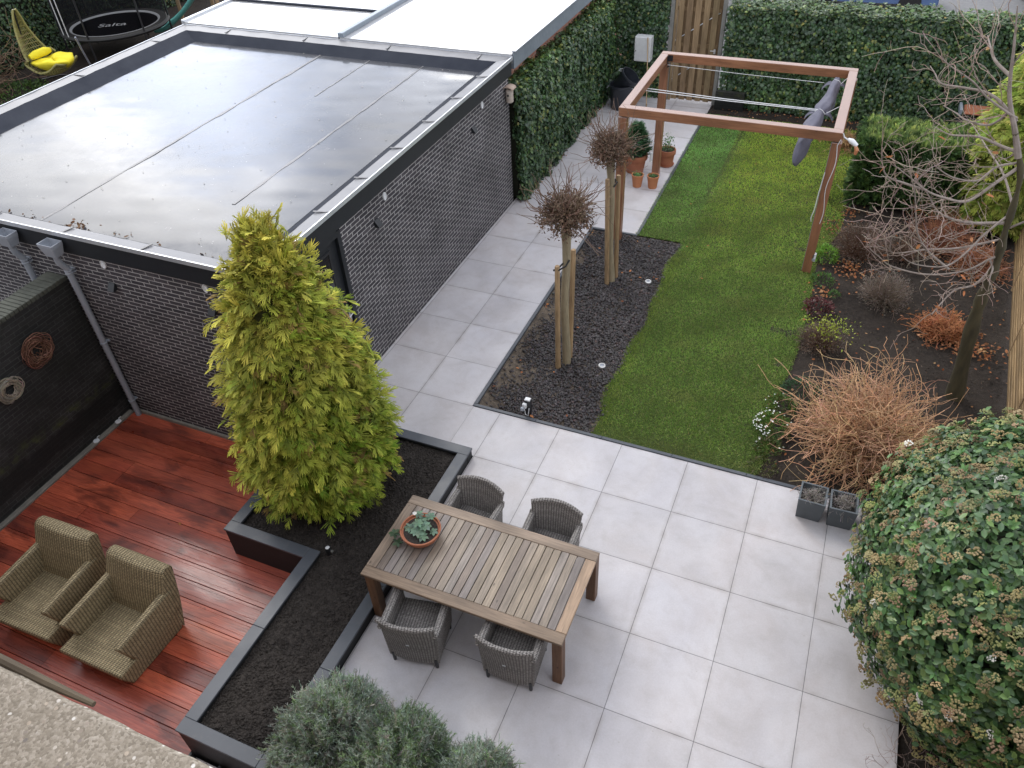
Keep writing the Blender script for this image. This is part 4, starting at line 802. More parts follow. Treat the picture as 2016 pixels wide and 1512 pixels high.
t = thing('pulley', 'white pulley and rope end at the front right pergola corner', 'pulley', (px1 + .03, py0 + .05, pz - .1)); mb = MB(); mb.tube([(px1, py0 + .05, pz - .02), (px1 + .03, py0 + .05, pz - .08), (px1 + .12, py0 + .03, pz - .12)], .012, 8); mb.build('hook', m_white, t, smooth=True); mb = MB(); mb.tube([(px1 + .09, py0 + .05, pz - .10), (px1 + .15, py0 + .03, pz - .12), (px1 + .24, py0 - .0, pz - .17)], [.02, .045, .03], 10); mb.build('pulley_body', m_white, t, smooth=True)
mb = MB(); mb.tube([(px1 + .21, py0 + .0, pz - .16), (px1 + .25, py0 - .02, pz - .23), (px1 + .24, py0 - .02, pz - .30)], [.02, .035, .02], 8); mb.build('knot', m_terra2, t, smooth=True)
pp = [(px1 - .005, py0 - .0, pz - .10)] + [(px1 - .03 + .025 * math.sin(z * 7), py0 - .01 + .012 * math.cos(z * 5), z) for z in np.linspace(pz - .2, .95, 26)]
wire(pp, .006, 'rope', 'thin white rope hanging down the right pergola post'); wire([(2.585, 6.00, 1.85), (2.565, 5.99, 1.5), (2.56, 5.99, 1.2), (2.535, 5.99, 1.05), (2.55, 5.99, .98)], .007, 'rope', 'short white rope end on the lawn side of the right pergola post')
t = thing('socket_box', 'small white socket box low on the right pergola post', 'socket box', (2.73, 6.06, .3)); mb = MB(); mb.span(2.70, 2.76, 6.02, 6.10, .22, .36, .006); mb.build('housing', m_white, t); mb = MB(); mb.span(2.705, 2.755, 6.012, 6.02, .24, .28); mb.build('cover', m_pvc, t)
t = thing('sensor_lamp', 'small white lamp on the far left pergola post beside the pots', 'lamp', (-.76, 8.78, .5)); mb = MB(); mb.tube([(-.86, 8.76, .30), (-.86, 8.76, .50)], .03, 10); mb.tube([(-.85, 8.78, .50), (-.83, 8.78, .72)], .012, 8); mb.build('housing', m_white, t, smooth=True)

# ------------------------------------------------------------------ gate, meter box, broom, black tubs
gt = thing('garden_gate', 'weathered brown board garden gate between the ivy hedges', 'gate', (-1, 12.95, 0)); gy = 12.95
for k in range(5):
    x = -1.47 + k * .2; mb = MB(); k_ = rnd.uniform(.8, 1.15); mb.cc = (k_, k_ * rnd.uniform(.95, 1.02), k_ * .97); mb.span(x, x + .135, gy - .03, gy - .008, .04, 2.45 + .02 * math.sin(k * 2), .003); mb.build('board', m_gate, gt)
    if k < 5: mb = MB(); mb.cc = (.55, .5, .45); mb.span(x + .10, x + .24, gy + .012, gy + .03, .05, 2.40, .003); mb.build('back_board', m_gate, gt)
for z in (.35, 1.3, 2.1): mb = MB(); mb.cc = (.6, .55, .5); mb.span(-1.5, -.47, gy - .008, gy + .012, z, z + .09); mb.build('rail', m_gate, gt)
for (x0, x1, za, zb) in ((-1.5, -.5, .5, 1.25), (-1.5, -.5, 1.42, 2.1)): mb = MB(); mb.tube([(x0, gy + .0, za), (x1, gy + .0, zb)], .012, 6); mb.build('brace', m_alu, gt)
mb = MB(); mb.span(-1.545, -1.485, gy - .03, gy + .03, .0, 2.5, .004); mb.build('hinge_post', m_gate, gt)
mb = MB(); mb.box((-.52, gy - .04, 1.25), (.05, .03, .10), 0, .004); mb.tube([(-.52, gy - .06, 1.27), (-.62, gy - .07, 1.27)], .009, 8); mb.build('latch', m_steel, gt)
for x, lb in ((-1.60, 'grey concrete post on the left of the gate'), (-.40, 'grey concrete post on the right of the gate')): mb = MB(); mb.box((x, gy, 1.2), (.09, .10, 2.5), 0, .008); tag(mb.build('concrete_post', speck('post_concrete', (.16, .16, .155), (.26, .255, .24), 8, .85, .3, .004)), lb, 'post', 'concrete posts beside the gate')
mb = MB(); mb.span(-.33, .35, 12.66, 12.80, -.05, .42); tag(mb.build('low_wall', m_gwall), 'low dark wall stub at the foot of the ivy right of the gate', 'wall')
t = thing('meter_box', 'white metal box with a lock mounted on the ivy hedge left of the gate', 'cabinet', (-2.2, 12.70, 1)); mb = MB(); mb.span(-2.40, -2.00, 12.66, 12.90, .95, 1.52, .008); mb.build('body', m_white, t); mb = MB(); mb.span(-2.385, -2.015, 12.648, 12.658, .965, 1.505, .004); mb.build('door', m_white, t); mb = MB(); mb.lathe([(.012, 0), (.012, .01), (.001, .01)], (0, 0, 0), 10); o = mb.build('lock', m_black, t, local=True); o.location = (-.16, -.052, .20); o.rotation_euler = (R(90), 0, 0)
t = thing('broom', 'long pale broomstick leaning against the white box', 'broom', (-1.95, 12.3, 0)); mb = MB(); mb.tube([(-1.93, 12.35, .05), (-2.08, 12.645, 1.53)], .012, 8); mb.build('stick', speck('pale_pine', (.45, .3, .17), (.58, .42, .27), 9, .6, .1, .002), t, smooth=True); mb = MB(); mb.tube([(-1.928, 12.34, .0), (-1.93, 12.35, .06)], .018, 8); mb.build('ferrule', m_stake, t)
m_tub = speck('tub_plastic', (.022, .025, .034), (.036, .04, .052), 10, .35, .08, .002)
def tub(loc, tilt, label, sc=1.0):
    t = thing('black_tub', label, 'tub', loc, 0, 'black plastic tubs left of the gate'); mb = MB(); mb.lathe([(.20, 0), (.21, .01), (.255, .46), (.265, .47), (.268, .52), (.25, .52), (.245, .46), (.19, .03), (.001, .03)], (0, 0, 0), 30); o = mb.build('body', m_tub, t, local=True, smooth=True)
    mb = MB()
    for s in (-1, 1): mb.tube([(s * .262, -.07, .47), (s * .31, -.05, .42), (s * .31, .05, .42), (s * .262, .07, .47)], .01, 6)
    mb.build('handle', m_alu, t, local=True); t.rotation_euler = tilt; t.scale = (sc, sc, sc); return t
tub((-2.52, 12.10, 0.0), (0, 0, 0), 'upright black tub on the paving, holding the tilted one', 1.12); tub((-2.60, 12.13, .42), (R(8), R(38), R(10)), 'black tub with wire handles tilted in the upright tub', .95)

# ------------------------------------------------------------------ ivy hedges
SPR = spray(12, 60, .30, .050, 1); SPR2 = spray(8, 60, .15, .06, 4); FERN = spray(7, 60, .1, .06, 6); YEW = spray(10, 85, .1, .05, 9)
IVYC = ([(.034, .075, .034), (.052, .105, .045), (.08, .145, .05), (.14, .19, .055), (.07, .115, .075), (.23, .22, .07)], [5, 5, 3, 1.1, 2.5, .25])
def ivyface(P, Nrm, n, top=False):
    nz_ = snoise(P, 2.3, 41); Q = P + Nrm * (.07 * nz_ + .05 * snoise(P, 6, 42) + rng.uniform(-.12, .05, n))[:, None]
    N = unit(Nrm + rng.normal(0, .42, (n, 3)) + np.array([0, 0, .35])); down = np.array([0, 0, -1.0]) if not top else np.array([0, -.3, 0]); X = unit(down + rng.normal(0, .55, (n, 3))); X = unit(X - N * (X * N).sum(1, keepdims=True) * .8)
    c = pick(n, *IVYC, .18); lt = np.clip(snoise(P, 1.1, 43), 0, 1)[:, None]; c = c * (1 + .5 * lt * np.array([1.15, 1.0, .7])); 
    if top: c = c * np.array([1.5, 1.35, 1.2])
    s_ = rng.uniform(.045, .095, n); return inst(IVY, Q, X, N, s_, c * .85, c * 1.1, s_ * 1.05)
def ivy_hedge(name, label, x0, x1, y0, y1, h, faces, dens=1500, ztop=None):
    t = thing(name, label, 'hedge', ((x0 + x1) / 2, (y0 + y1) / 2, 0)); parts = []
    for fc in faces:
        if fc == 'top': A = (x1 - x0) * (y1 - y0); n = int(A * dens); P = np.stack([rng.uniform(x0, x1, n), rng.uniform(y0, y1, n), np.full(n, h)], 1); Nn = np.tile([0., 0, 1], (n, 1)); parts.append(ivyface(P, Nn, n, True)); continue
        if fc in ('+x', '-x'): A = (y1 - y0) * h; n = int(A * dens); P = np.stack([np.full(n, x1 if fc == '+x' else x0), rng.uniform(y0, y1, n), rng.uniform(.02, h, n)], 1); Nn = np.tile([1. if fc == '+x' else -1., 0, 0], (n, 1))
        else: A = (x1 - x0) * h; n = int(A * dens); P = np.stack([rng.uniform(x0, x1, n), np.full(n, y1 if fc == '+y' else y0), rng.uniform(.02, h, n)], 1); Nn = np.tile([0, 1. if fc == '+y' else -1., 0], (n, 1))
        rr_ = np.clip((P[:, 2] - h + .22) / .22, 0, 1) ** 2; P = P - Nn * (rr_ * .12)[:, None]; Nn = unit(Nn + np.stack([0 * rr_, 0 * rr_, rr_ * 1.2], 1)); parts.append(ivyface(P, Nn, n))
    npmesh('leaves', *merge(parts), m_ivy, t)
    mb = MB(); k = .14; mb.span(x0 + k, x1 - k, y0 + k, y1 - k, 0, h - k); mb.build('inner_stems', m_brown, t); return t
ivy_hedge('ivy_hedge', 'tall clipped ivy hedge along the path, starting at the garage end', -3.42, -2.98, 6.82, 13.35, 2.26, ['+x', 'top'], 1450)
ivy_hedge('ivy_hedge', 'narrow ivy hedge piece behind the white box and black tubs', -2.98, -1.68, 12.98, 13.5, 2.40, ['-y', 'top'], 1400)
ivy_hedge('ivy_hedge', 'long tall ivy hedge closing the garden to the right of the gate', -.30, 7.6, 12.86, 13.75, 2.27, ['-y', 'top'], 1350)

# ------------------------------------------------------------------ golden conifer in the planter
cf = thing('golden_conifer', 'tall golden green conifer with drooping sprays in the black planter', 'conifer', (-2.4, -1.2, .08))
mb = MB(); mb.tube([(-2.4, -1.2, .05), (-2.39, -1.2, 1.2), (-2.4, -1.19, 2.6), (-2.4, -1.2, 3.85)], [.075, .06, .04, .01], 10); mb.build('trunk', m_bark2, cf)
Zp = np.array([.12, .3, .6, 1.0, 1.4, 1.8, 2.2, 2.6, 3.0, 3.35, 3.6, 3.78, 3.92]); Rp = np.array([.44, .68, .82, .86, .82, .76, .69, .61, .51, .39, .27, .16, .04])
nb_ = 1250; z = rng.uniform(.12, 3.9, nb_); keep = rng.uniform(0, 1, nb_) < (np.interp(z, Zp, Rp) + .15); z = z[keep]; nb_ = len(z); th = rng.uniform(0, 2 * np.pi, nb_)
U = np.stack([np.cos(th), np.sin(th), 0 * th], 1); r0 = np.interp(z, Zp, Rp); cl = np.stack([np.cos(th) * 1.3, np.sin(th) * 1.3, z * 1.1], 1)
r_ = r0 * (1 + .13 * snoise(cl, 3.0, 51) + rng.normal(0, .05, nb_)) * rng.choice([1, .93, .84], nb_, p=[.6, .25, .15]); ctr = np.array([-2.4, -1.2, 0]) + np.array([.035, 0, 0]) * 0
tipP = ctr + U * r_[:, None] + np.stack([0 * z, 0 * z, z], 1)
hz = np.clip((z - 2.8) / 1.2, 0, 1)[:, None]
D = unit(U * .8 + np.array([0, 0, -.30]) + np.array([0, 0, 1.5]) * hz + rng.normal(0, .22, (nb_, 3)))
m_ = 11; P = np.repeat(tipP, m_, 0); Dm = np.repeat(D, m_, 0); n = len(P); loc = rng.normal(0, .085, (n, 3)); P = P - Dm * rng.uniform(.10, .28, (n, 1)) + loc * np.array([1, 1, .8])
X = unit(Dm + rng.normal(0, .38, (n, 3))); N = unit(np.repeat(U, m_, 0) * .7 + np.array([0, 0, .8]) + rng.normal(0, .4, (n, 3)))
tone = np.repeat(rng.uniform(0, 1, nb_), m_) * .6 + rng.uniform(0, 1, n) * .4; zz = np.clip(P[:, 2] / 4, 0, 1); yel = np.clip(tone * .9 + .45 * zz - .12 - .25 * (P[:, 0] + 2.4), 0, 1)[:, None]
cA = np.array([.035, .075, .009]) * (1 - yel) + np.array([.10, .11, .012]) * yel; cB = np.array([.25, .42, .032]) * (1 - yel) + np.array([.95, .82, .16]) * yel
brown = (rng.uniform(0, 1, n) < .04)[:, None]; cB = np.where(brown, np.array([.45, .28, .10]), cB); vv = (1 + rng.normal(0, .12, (n, 1)))
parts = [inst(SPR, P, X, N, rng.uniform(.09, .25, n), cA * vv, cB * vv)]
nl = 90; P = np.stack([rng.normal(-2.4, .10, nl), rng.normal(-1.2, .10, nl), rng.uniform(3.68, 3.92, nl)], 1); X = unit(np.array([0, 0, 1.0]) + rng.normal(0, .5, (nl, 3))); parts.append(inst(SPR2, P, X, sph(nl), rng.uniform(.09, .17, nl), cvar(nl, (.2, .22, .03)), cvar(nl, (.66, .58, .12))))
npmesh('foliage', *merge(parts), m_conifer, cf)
mb = MB(); mb.lathe([(.001, .12), (.33, .2), (.54, .7), (.57, 1.2), (.52, 1.9), (.42, 2.6), (.28, 3.2), (.08, 3.6), (.001, 3.7)], (-2.4, -1.2, 0), 24); mb.build('inner_branches', speck('conifer_inside', (.02, .026, .006), (.045, .05, .012), 9, .95, 1, .05), cf, smooth=True)

# ------------------------------------------------------------------ shrubs made of leaf rosettes
def dome(n, c, r, seed, bump_=.08, low=-.35, inner=.25):
    d = sph(n, low); P = d * np.array(r); k = 1 + bump_ * snoise(d * 2.0, 2.2, seed) + bump_ * .5 * snoise(d * 2, 6, seed + 1); dep = np.where(rng.uniform(0, 1, n) < inner, rng.uniform(.72, .95, n), rng.uniform(.95, 1.03, n))
    Nn = unit(d / np.array(r)); return np.array(c) + P * (k * dep)[:, None], Nn
vb = thing('viburnum_bush', 'large round evergreen bush with beige flower clusters at the right edge', 'bush', (5.0, -.75, 0))
VC, VR = (5.08, -.86, 1.27), (1.31, 1.72, 1.35)
n0 = 10500; P, Nn = dome(n0, VC, VR, 61, .10, -.80, .40); parts = []
ok = P[:, 2] > .12; P, Nn = P[ok], Nn[ok]; n0 = len(P)
for k in range(5):
    th = k * 2.4 + rng.uniform(0, .8, n0); T1 = unit(np.cross(Nn, np.array([.2, .1, 1.0]))); T2 = np.cross(Nn, T1); X = T1 * np.cos(th)[:, None] + T2 * np.sin(th)[:, None] + Nn * (.35 - .14 * k) * 1.0 + np.array([0, 0, -.25])
    N = unit(Nn + X * -.2 + rng.normal(0, .3, (n0, 3)) + np.array([0, 0, .5])); s_ = rng.uniform(.055, .088, n0); c = pick(n0, [(.060, .13, .045), (.09, .175, .055), (.14, .23, .065), (.036, .08, .034)], [4, 4, 1.4, 2], .15)
    parts.append(inst(OVAL, P - Nn * rng.uniform(0, .09, (n0, 1)) + rng.normal(0, .02, (n0, 3)), X, N, s_, c * .8, c * 1.15, s_ * 1.25))
ns_ = 110; d_ = sph(ns_, .0); Q = np.array(VC) + d_ * np.array(VR) * 1.05      # light young shoots standing proud
for k in range(7):
    th = k * .9; T1 = unit(np.cross(d_, np.array([.2, .1, 1.0]))); T2 = np.cross(d_, T1); X = T1 * np.cos(th) + T2 * np.sin(th) + d_ * .7; c = cvar(ns_, (.095, .19, .055), .2); parts.append(inst(OVAL, Q, X, unit(d_ + rng.normal(0, .2, (ns_, 3))), rng.uniform(.05, .08, ns_), c, c * 1.2, np.full(ns_, .075)))
npmesh('leaves', *merge(parts), m_ivy, vb)
FL = []; r2 = random.Random(5)
for k in range(22):
    a = r2.uniform(0, 6.28); q = math.sqrt(r2.uniform(0, 1)) * .5; x, y, z = math.cos(a) * q, math.sin(a) * q, .22 * (1 - (q / .5) ** 2) + r2.uniform(-.04, .04); s = .115; FL.append((x, y, z, s))
V = []; F = []; t_ = []
for (x, y, z, s) in FL:
    b = len(V); V += [(x - s, y, z), (x, y - s, z), (x + s, y, z), (x, y + s, z), (x, y, z + s * 1.1)]; F += [(b, b + 1, b + 4), (b + 1, b + 2, b + 4), (b + 2, b + 3, b + 4), (b + 3, b, b + 4)]; t_ += [.2] * 4 + [1]
CLUS = T(V, F, t_)
nf = 2100; d_ = sph(nf, -.62); w_ = snoise(d_ * 2, 2, 77); kk = rng.uniform(0, 1, nf) < .72 + .3 * w_; d_ = d_[kk]; nf = len(d_); kx = 1 + .10 * snoise(d_ * 2, 2.2, 61); Q = np.array(VC) + d_ * np.array(VR) * (kx * rng.uniform(1.0, 1.055, nf))[:, None]; ok = Q[:, 2] > .25; Q, d_ = Q[ok], d_[ok]; nf = len(Q)
Nf = unit(d_ + np.array([0, 0, .6]) + rng.normal(0, .2, (nf, 3))); pal = pick(nf, [(.31, .235, .12), (.35, .31, .15), (.27, .28, .11), (.36, .25, .15)], [3, 3, 2, 2], .12); wh = (rng.uniform(0, 1, nf) < .022)[:, None]; pal = np.where(wh, np.array([.75, .73, .68]), pal)
npmesh('blossom_clusters', *inst(CLUS, Q, unit(rng.normal(0, 1, (nf, 3))), Nf, rng.uniform(.06, .115, nf), pal * .6, pal * 1.3), m_petal, vb)
mb = MB(); V_ = []; mb.lathe([(.001, .05), (.66, .2), (.98, .7), (1.05, 1.25), (.88, 1.8), (.45, 2.2), (.001, 2.34)], (5.0, -.78, 0), 28, 1.0, 1.3); mb.build('inner_branches', m_brown, vb, smooth=True)
mb = MB()
for a in range(5): mb.tube([(5 + .1 * math.cos(a), -.8 + .1 * math.sin(a), -.03), (5 + .5 * math.cos(a * 1.3), -.8 + .5 * math.sin(a * 1.3), .6)], [.03, .02], 6)
mb.build('stem', m_bark2, vb)

def lavender(loc, r, h, label, tint, n, seed):
    t = thing('lavender_bush', label, 'bush', (loc[0], loc[1], 0), 0, 'grey green lavender bushes at the bottom of the view'); th = rng.uniform(0, 2 * np.pi, n); q = np.sqrt(rng.uniform(0, 1, n)); hh = h * (1 - .55 * q ** 2) * (1 + .20 * snoise(np.stack([q * np.cos(th), q * np.sin(th), 0 * q], 1) * 2.2, 3, seed)) * rng.uniform(.80, 1.03, n)
    tip = np.stack([loc[0] + r[0] * q * np.cos(th), loc[1] + r[1] * q * np.sin(th), loc[2] + hh], 1); D = unit(np.stack([.7 * q * np.cos(th), .7 * q * np.sin(th), 1 - .5 * q], 1) + rng.normal(0, .25, (n, 3)))
    low = rng.uniform(0, 1, n) < .3; tip[low, 2] = loc[2] + (hh * rng.uniform(.3, .9, n))[low]
    L = rng.uniform(.07, .17, n); out = rng.uniform(0, 1, n) < .12; tip[out] += D[out] * rng.uniform(.03, .11, (out.sum(), 1)); k = 4; P = tip[:, None, :] - D[:, None, :] * (L[:, None] * np.linspace(1, 0, k))[..., None]
    base = pick(n, [(.27, .33, .27), (.34, .39, .33), (.20, .29, .14), (.32, .29, .26)], [4, 3, 2 + tint, 1.5], .12); pt = np.clip(snoise(tip, 3.0, seed + 5), -1, 1)[:, None]; base = base * (1 + .25 * pt)
    parts = [twigs(P, rad(n, k, .0035, .0012), base * .75, base * 1.25, 3)]
    for j in range(7):
        m_ = rng.uniform(.15, 1, n); Q = tip - D * (L * m_)[:, None]; X = unit(D * .8 + unit(rng.normal(0, 1, (n, 3))) * .8); parts.append(inst(BLADE, Q, X, unit(rng.normal(0, 1, (n, 3))), rng.uniform(.025, .045, n), base * .9, base * 1.35, np.full(n, .006)))
    npmesh('shoots', *merge(parts), m_leaf, t)
    mb = MB(); mb.lathe([(.001, .0), (.6, .02), (.72, .25), (.62, .5), (.35, .72), (.001, .78)], (loc[0], loc[1], loc[2]), 20, r[0], r[1]); m2 = mb; m2.v = [(x, y, loc[2] + (zz - loc[2]) * h) for x, y, zz in m2.v]; mb.build('inner_stems', speck('lavender_inside', (.03, .035, .028), (.07, .075, .06), 14, .9, 1, .03) if 'lavender_inside' not in bpy.data.materials else bpy.data.materials['lavender_inside'], t, smooth=True)
lavender((-.47, -4.10, 0), (.56, .66), .76, 'grey green lavender bush leaning over the planter coping, leftmost of three', 0, 11000, 71)
lavender((.26, -4.12, 0), (.52, .60), .88, 'greener lavender bush in the middle of three at the bottom', 3, 10500, 72)
lavender((1.00, -4.08, 0), (.42, .52), .84, 'silvery lavender bush on the terrace, rightmost of three', 0, 7500, 73)

yw = thing('yew_block', 'dark green clipped rectangular yew hedge beside the lawn', 'hedge', (4.5, 9.0, 0)); parts = []
def yewface(P, Nn):
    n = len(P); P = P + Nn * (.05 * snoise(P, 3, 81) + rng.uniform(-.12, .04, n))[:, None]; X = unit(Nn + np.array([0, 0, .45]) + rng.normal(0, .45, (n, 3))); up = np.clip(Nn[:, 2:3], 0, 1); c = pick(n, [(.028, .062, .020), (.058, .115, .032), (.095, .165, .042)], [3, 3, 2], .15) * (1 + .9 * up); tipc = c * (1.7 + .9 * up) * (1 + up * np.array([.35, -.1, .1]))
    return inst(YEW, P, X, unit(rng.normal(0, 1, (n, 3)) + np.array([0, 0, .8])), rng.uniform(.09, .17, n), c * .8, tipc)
yx0, yx1, yy0, yy1, yh = 3.12, 6.6, 8.72, 9.75, 1.30
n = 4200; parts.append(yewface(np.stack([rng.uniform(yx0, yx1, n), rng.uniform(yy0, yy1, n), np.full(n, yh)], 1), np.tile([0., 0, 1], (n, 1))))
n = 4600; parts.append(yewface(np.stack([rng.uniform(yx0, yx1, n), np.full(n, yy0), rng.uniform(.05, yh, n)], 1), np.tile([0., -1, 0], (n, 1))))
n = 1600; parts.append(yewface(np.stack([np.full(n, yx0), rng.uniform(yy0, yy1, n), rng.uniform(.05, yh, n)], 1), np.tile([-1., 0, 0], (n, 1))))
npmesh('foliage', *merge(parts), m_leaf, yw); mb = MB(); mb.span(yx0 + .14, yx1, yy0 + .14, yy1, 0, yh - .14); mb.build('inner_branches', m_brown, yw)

# bright chamaecyparis at the right edge behind the bare tree
ch2 = thing('lime_conifer', 'bright lime green conifer behind the bare tree at the right edge', 'conifer', (5.95, 9.0, 0)); n = 6000; z = rng.uniform(.2, 4.3, n); th = rng.uniform(0, 6.28, n); r0 = np.interp(z, [0, .6, 1.6, 2.6, 3.6, 4.4], [.7, .95, 1.02, .85, .5, .05]); U = np.stack([np.cos(th), np.sin(th), 0 * th], 1)
P = np.array([5.95, 8.9, 0]) + U * (r0 * (1 + .14 * snoise(U * 1.5 + z[:, None], 2, 91)) * rng.uniform(.75, 1.03, n))[:, None] + np.stack([0 * z, 0 * z, z], 1); X = unit(U * .7 + np.array([0, 0, -.35]) + rng.normal(0, .35, (n, 3)))
c = pick(n, [(.22, .32, .05), (.32, .38, .07), (.42, .44, .11)], [3, 4, 3], .15); npmesh('foliage', *inst(SPR, P, X, unit(U * .5 + np.array([0, 0, 1]) + rng.normal(0, .4, (n, 3))), rng.uniform(.18, .30, n), c * .5, c * 1.5), m_conifer, ch2)
mb = MB(); mb.tube([(6.15, 9.3, 0), (6.15, 9.3, 3.3)], [.07, .02], 8); mb.build('trunk', m_bark2, ch2); mb = MB(); mb.lathe([(.2, .2), (.5, .8), (.48, 1.6), (.35, 2.5), (.1, 3.2)], (6.15, 9.3, 0), 16); mb.build('inner_branches', bpy.data.materials['conifer_inside'], ch2, smooth=True)

# ------------------------------------------------------------------ pollarded trees with stakes
def pollard(x, y, lean, hh, label, seed, sc=1.0):
    t = thing('pollard_tree', label, 'tree', (x, y, 0), 0, 'bare pollarded trees in the slate bed'); top = Vector((x + lean[0], y + lean[1], hh))
    mb = MB(); pts = [Vector((x, y, -.03)).lerp(top, u) + Vector((.012 * math.sin(u * 9 + seed), .01 * math.cos(u * 7), 0)) for u in np.linspace(0, 1, 12)]; mb.tube(pts, [.066] * 2 + [.060] * 3 + [.056] * 4 + [.060, .07, .05], 12); mb.build('trunk', m_bark, t, smooth=True)
    n = 300; d = sph(n, -.45); start = np.array(top) + d * .03; P = grow(start, d + rng.normal(0, .25, (n, 3)), rng.uniform(.16, .31, n) * sc, 7, .9, 0, .25); k1 = twigs(P, rad(n, 7, .012, .004), cvar(n, (.11, .075, .05)), cvar(n, (.19, .13, .095)), 4)
    P2s = P[:, 4:].reshape(-1, 3); m = len(P2s); dd = unit(P2s - np.array(top) + rng.normal(0, .08, (m, 3))); PP = grow(P2s, dd + rng.normal(0, .5, (m, 3)), rng.uniform(.05, .13, m), 5, 1.2, 0, .2); k2 = twigs(PP, rad(m, 5, .006, .0025), cvar(m, (.16, .11, .08)), cvar(m, (.30, .22, .17)), 3)
    nl = 85; dl = unit(rng.normal(0, 1, (nl, 3)) * (1, 1, .5) + np.array([0, 0, .75])); S = np.array(top) + dl * .2 * sc; PL = grow(S, dl, rng.uniform(.3, .62, nl), 9, .5, 0, .65); k3 = twigs(PL, rad(nl, 9, .0062, .0026), cvar(nl, (.14, .09, .07)), cvar(nl, (.19, .13, .10)), 4)
    npmesh('twigs', *merge([k1, k2, k3]), m_twig, t)
    n = 1700; d = sph(n, -.6); q = np.array(top) + d * (rng.uniform(.12, .33, n) * sc)[:, None] * np.array([1.05, 1.05, .95]); c = pick(n, [(.11, .065, .045), (.17, .105, .075), (.24, .155, .11)], [3, 3, 1.5], .2); npmesh('dry_leaves', *inst(OVAL, q, unit(rng.normal(0, 1, (n, 3))), sph(n), rng.uniform(.025, .06, n), c * .7, c * 1.2, rng.uniform(.03, .06, n)), m_dry, t)
    return t
pollard(-.415, 2.30, (-.01, .0), 2.50, 'bare pollarded tree with dry brown head, nearer the camera', 1, 1.2); pollard(-.44, 4.66, (-.09, -.02), 2.38, 'bare pollarded tree with dry brown head, beside the left pergola post', 2, 1.1)
def stake(x, y, h, dx, dy, label, tie=None):
    t = thing('tree_stake', label, 'stake', (x, y, 0), 0, 'wooden tree stakes in the slate bed'); mb = MB(); mb.tube([(x, y, -.03), (x + dx * .5, y + dy * .5, h * .5), (x + dx, y + dy, h - .015), (x + dx, y + dy, h)], [.040, .038, .036, .03], 14); mb.build('post', m_stake, t, smooth=True)
    if tie: mb = MB(); a = Vector(tie); s = Vector((x + dx, y + dy, h - .07)); mb.tube([s + Vector((-.05, -.02, 0)), s.lerp(a, .5) + Vector((.0, -.06, -.02)), a + Vector((.06, -.06, .0)), a + Vector((.085, .02, .05)), a + Vector((.04, .085, .03)), s + Vector((.0, .045, .01)), s + Vector((-.05, -.02, 0))], .013, 6); mb.build('rubber_tie', m_rubber, t)
stake(-.485, 2.15, 1.80, -.005, 0, 'wooden stake left of the nearer pollarded tree', (-.44, 2.24, 1.80)); stake(-.40, 2.44, 1.88, .02, .06, 'wooden stake right of the nearer pollarded tree')
stake(-.475, 4.56, 1.95, -.06, -.02, 'wooden stake left of the farther pollarded tree'); stake(-.39, 4.80, 1.92, -.035, -.02, 'wooden stake right of the farther pollarded tree', (-.50, 4.66, 1.80))

# ------------------------------------------------------------------ lawn grass, slate chips
def lawn_points(n):
    y = rng.uniform(.95, 12.3, n); a = np.array([lawn_left(q) for q in y]); b = np.array([lawn_right(q) for q in y]); x = a + (b - a) * rng.uniform(-.012, 1.012, n); return np.stack([x, y, np.full(n, -.005)], 1)
n = 150000; P = lawn_points(n); P[:, 2] += .010 * snoise(P, 1.6, 9)
bare = (snoise(P, 3.1, 101) + .5 * snoise(P, 9, 102)); near = np.clip((1.35 - P[:, 1]) / .45, 0, 1); seam = np.exp(-((P[:, 0] - (.52 - .05 * np.sin(P[:, 1]))) / .05) ** 2) * (P[:, 1] > 8.2)
keep = rng.uniform(0, 1, n) > np.clip(.0 + .75 * near + .9 * seam + np.clip(bare - .9, 0, 1) * .5, 0, .95); P = P[keep]; n = len(P)
X = unit(rng.normal(0, .75, (n, 3)) + np.array([0, 0, 1.0])); X[:, 2] = np.abs(X[:, 2])
far = np.clip((P[:, 1] - 5) / 5, 0, 1)[:, None]; pch = snoise(P, 1.5, 103)[:, None]; strp = (P[:, 0] < .5)[:, None] * far
c = pick(n, [(.185, .31, .07), (.25, .40, .09), (.33, .42, .11), (.43, .41, .19)], [5, 4, 2.2, 1], .16); wrn = np.clip(snoise(P, 2.6, 107) - .25, 0, 1)[:, None]; c = c * (1 + .24 * pch); c = c * (1 - .75 * wrn) + np.array([.27, .29, .10]) * .75 * wrn; right = np.clip((P[:, 0] - .5) / .4, 0, 1)[:, None] * far; c = c * (1 + .42 * far) * (1 + right * np.array([.28, .12, -.25])) * (1 - strp * np.array([.2, .0, -.2]))
dry = (np.clip((1.3 - P[:, 1]) / .5, 0, 1) * .7)[:, None]; c = c * (1 - dry) + np.array([.26, .22, .09]) * dry
gold = (np.exp(-((P[:, 0] - .47) / .12) ** 2) * (P[:, 1] < 6))[:, None] * .4; c = c * (1 - gold) + np.array([.22, .27, .035]) * gold
S = rng.uniform(.020, .045, n); gr = npmesh('grass', *inst(BLADE, P, X, unit(rng.normal(0, 1, (n, 3)) * (1, 1, .2)), S, c * .7, c * 1.25, np.full(n, .0075)), m_grass); stuff(gr, 'green lawn of new turf strips between slate bed and soil bed', 'grass')
n = 21000; P = np.stack([rng.uniform(-1.27, .60, n), rng.uniform(.97, 6.24, n), np.zeros(n)], 1); edge = np.array([lawn_left(q) for q in P[:, 1]]) + rng.normal(-.03, .04, n)
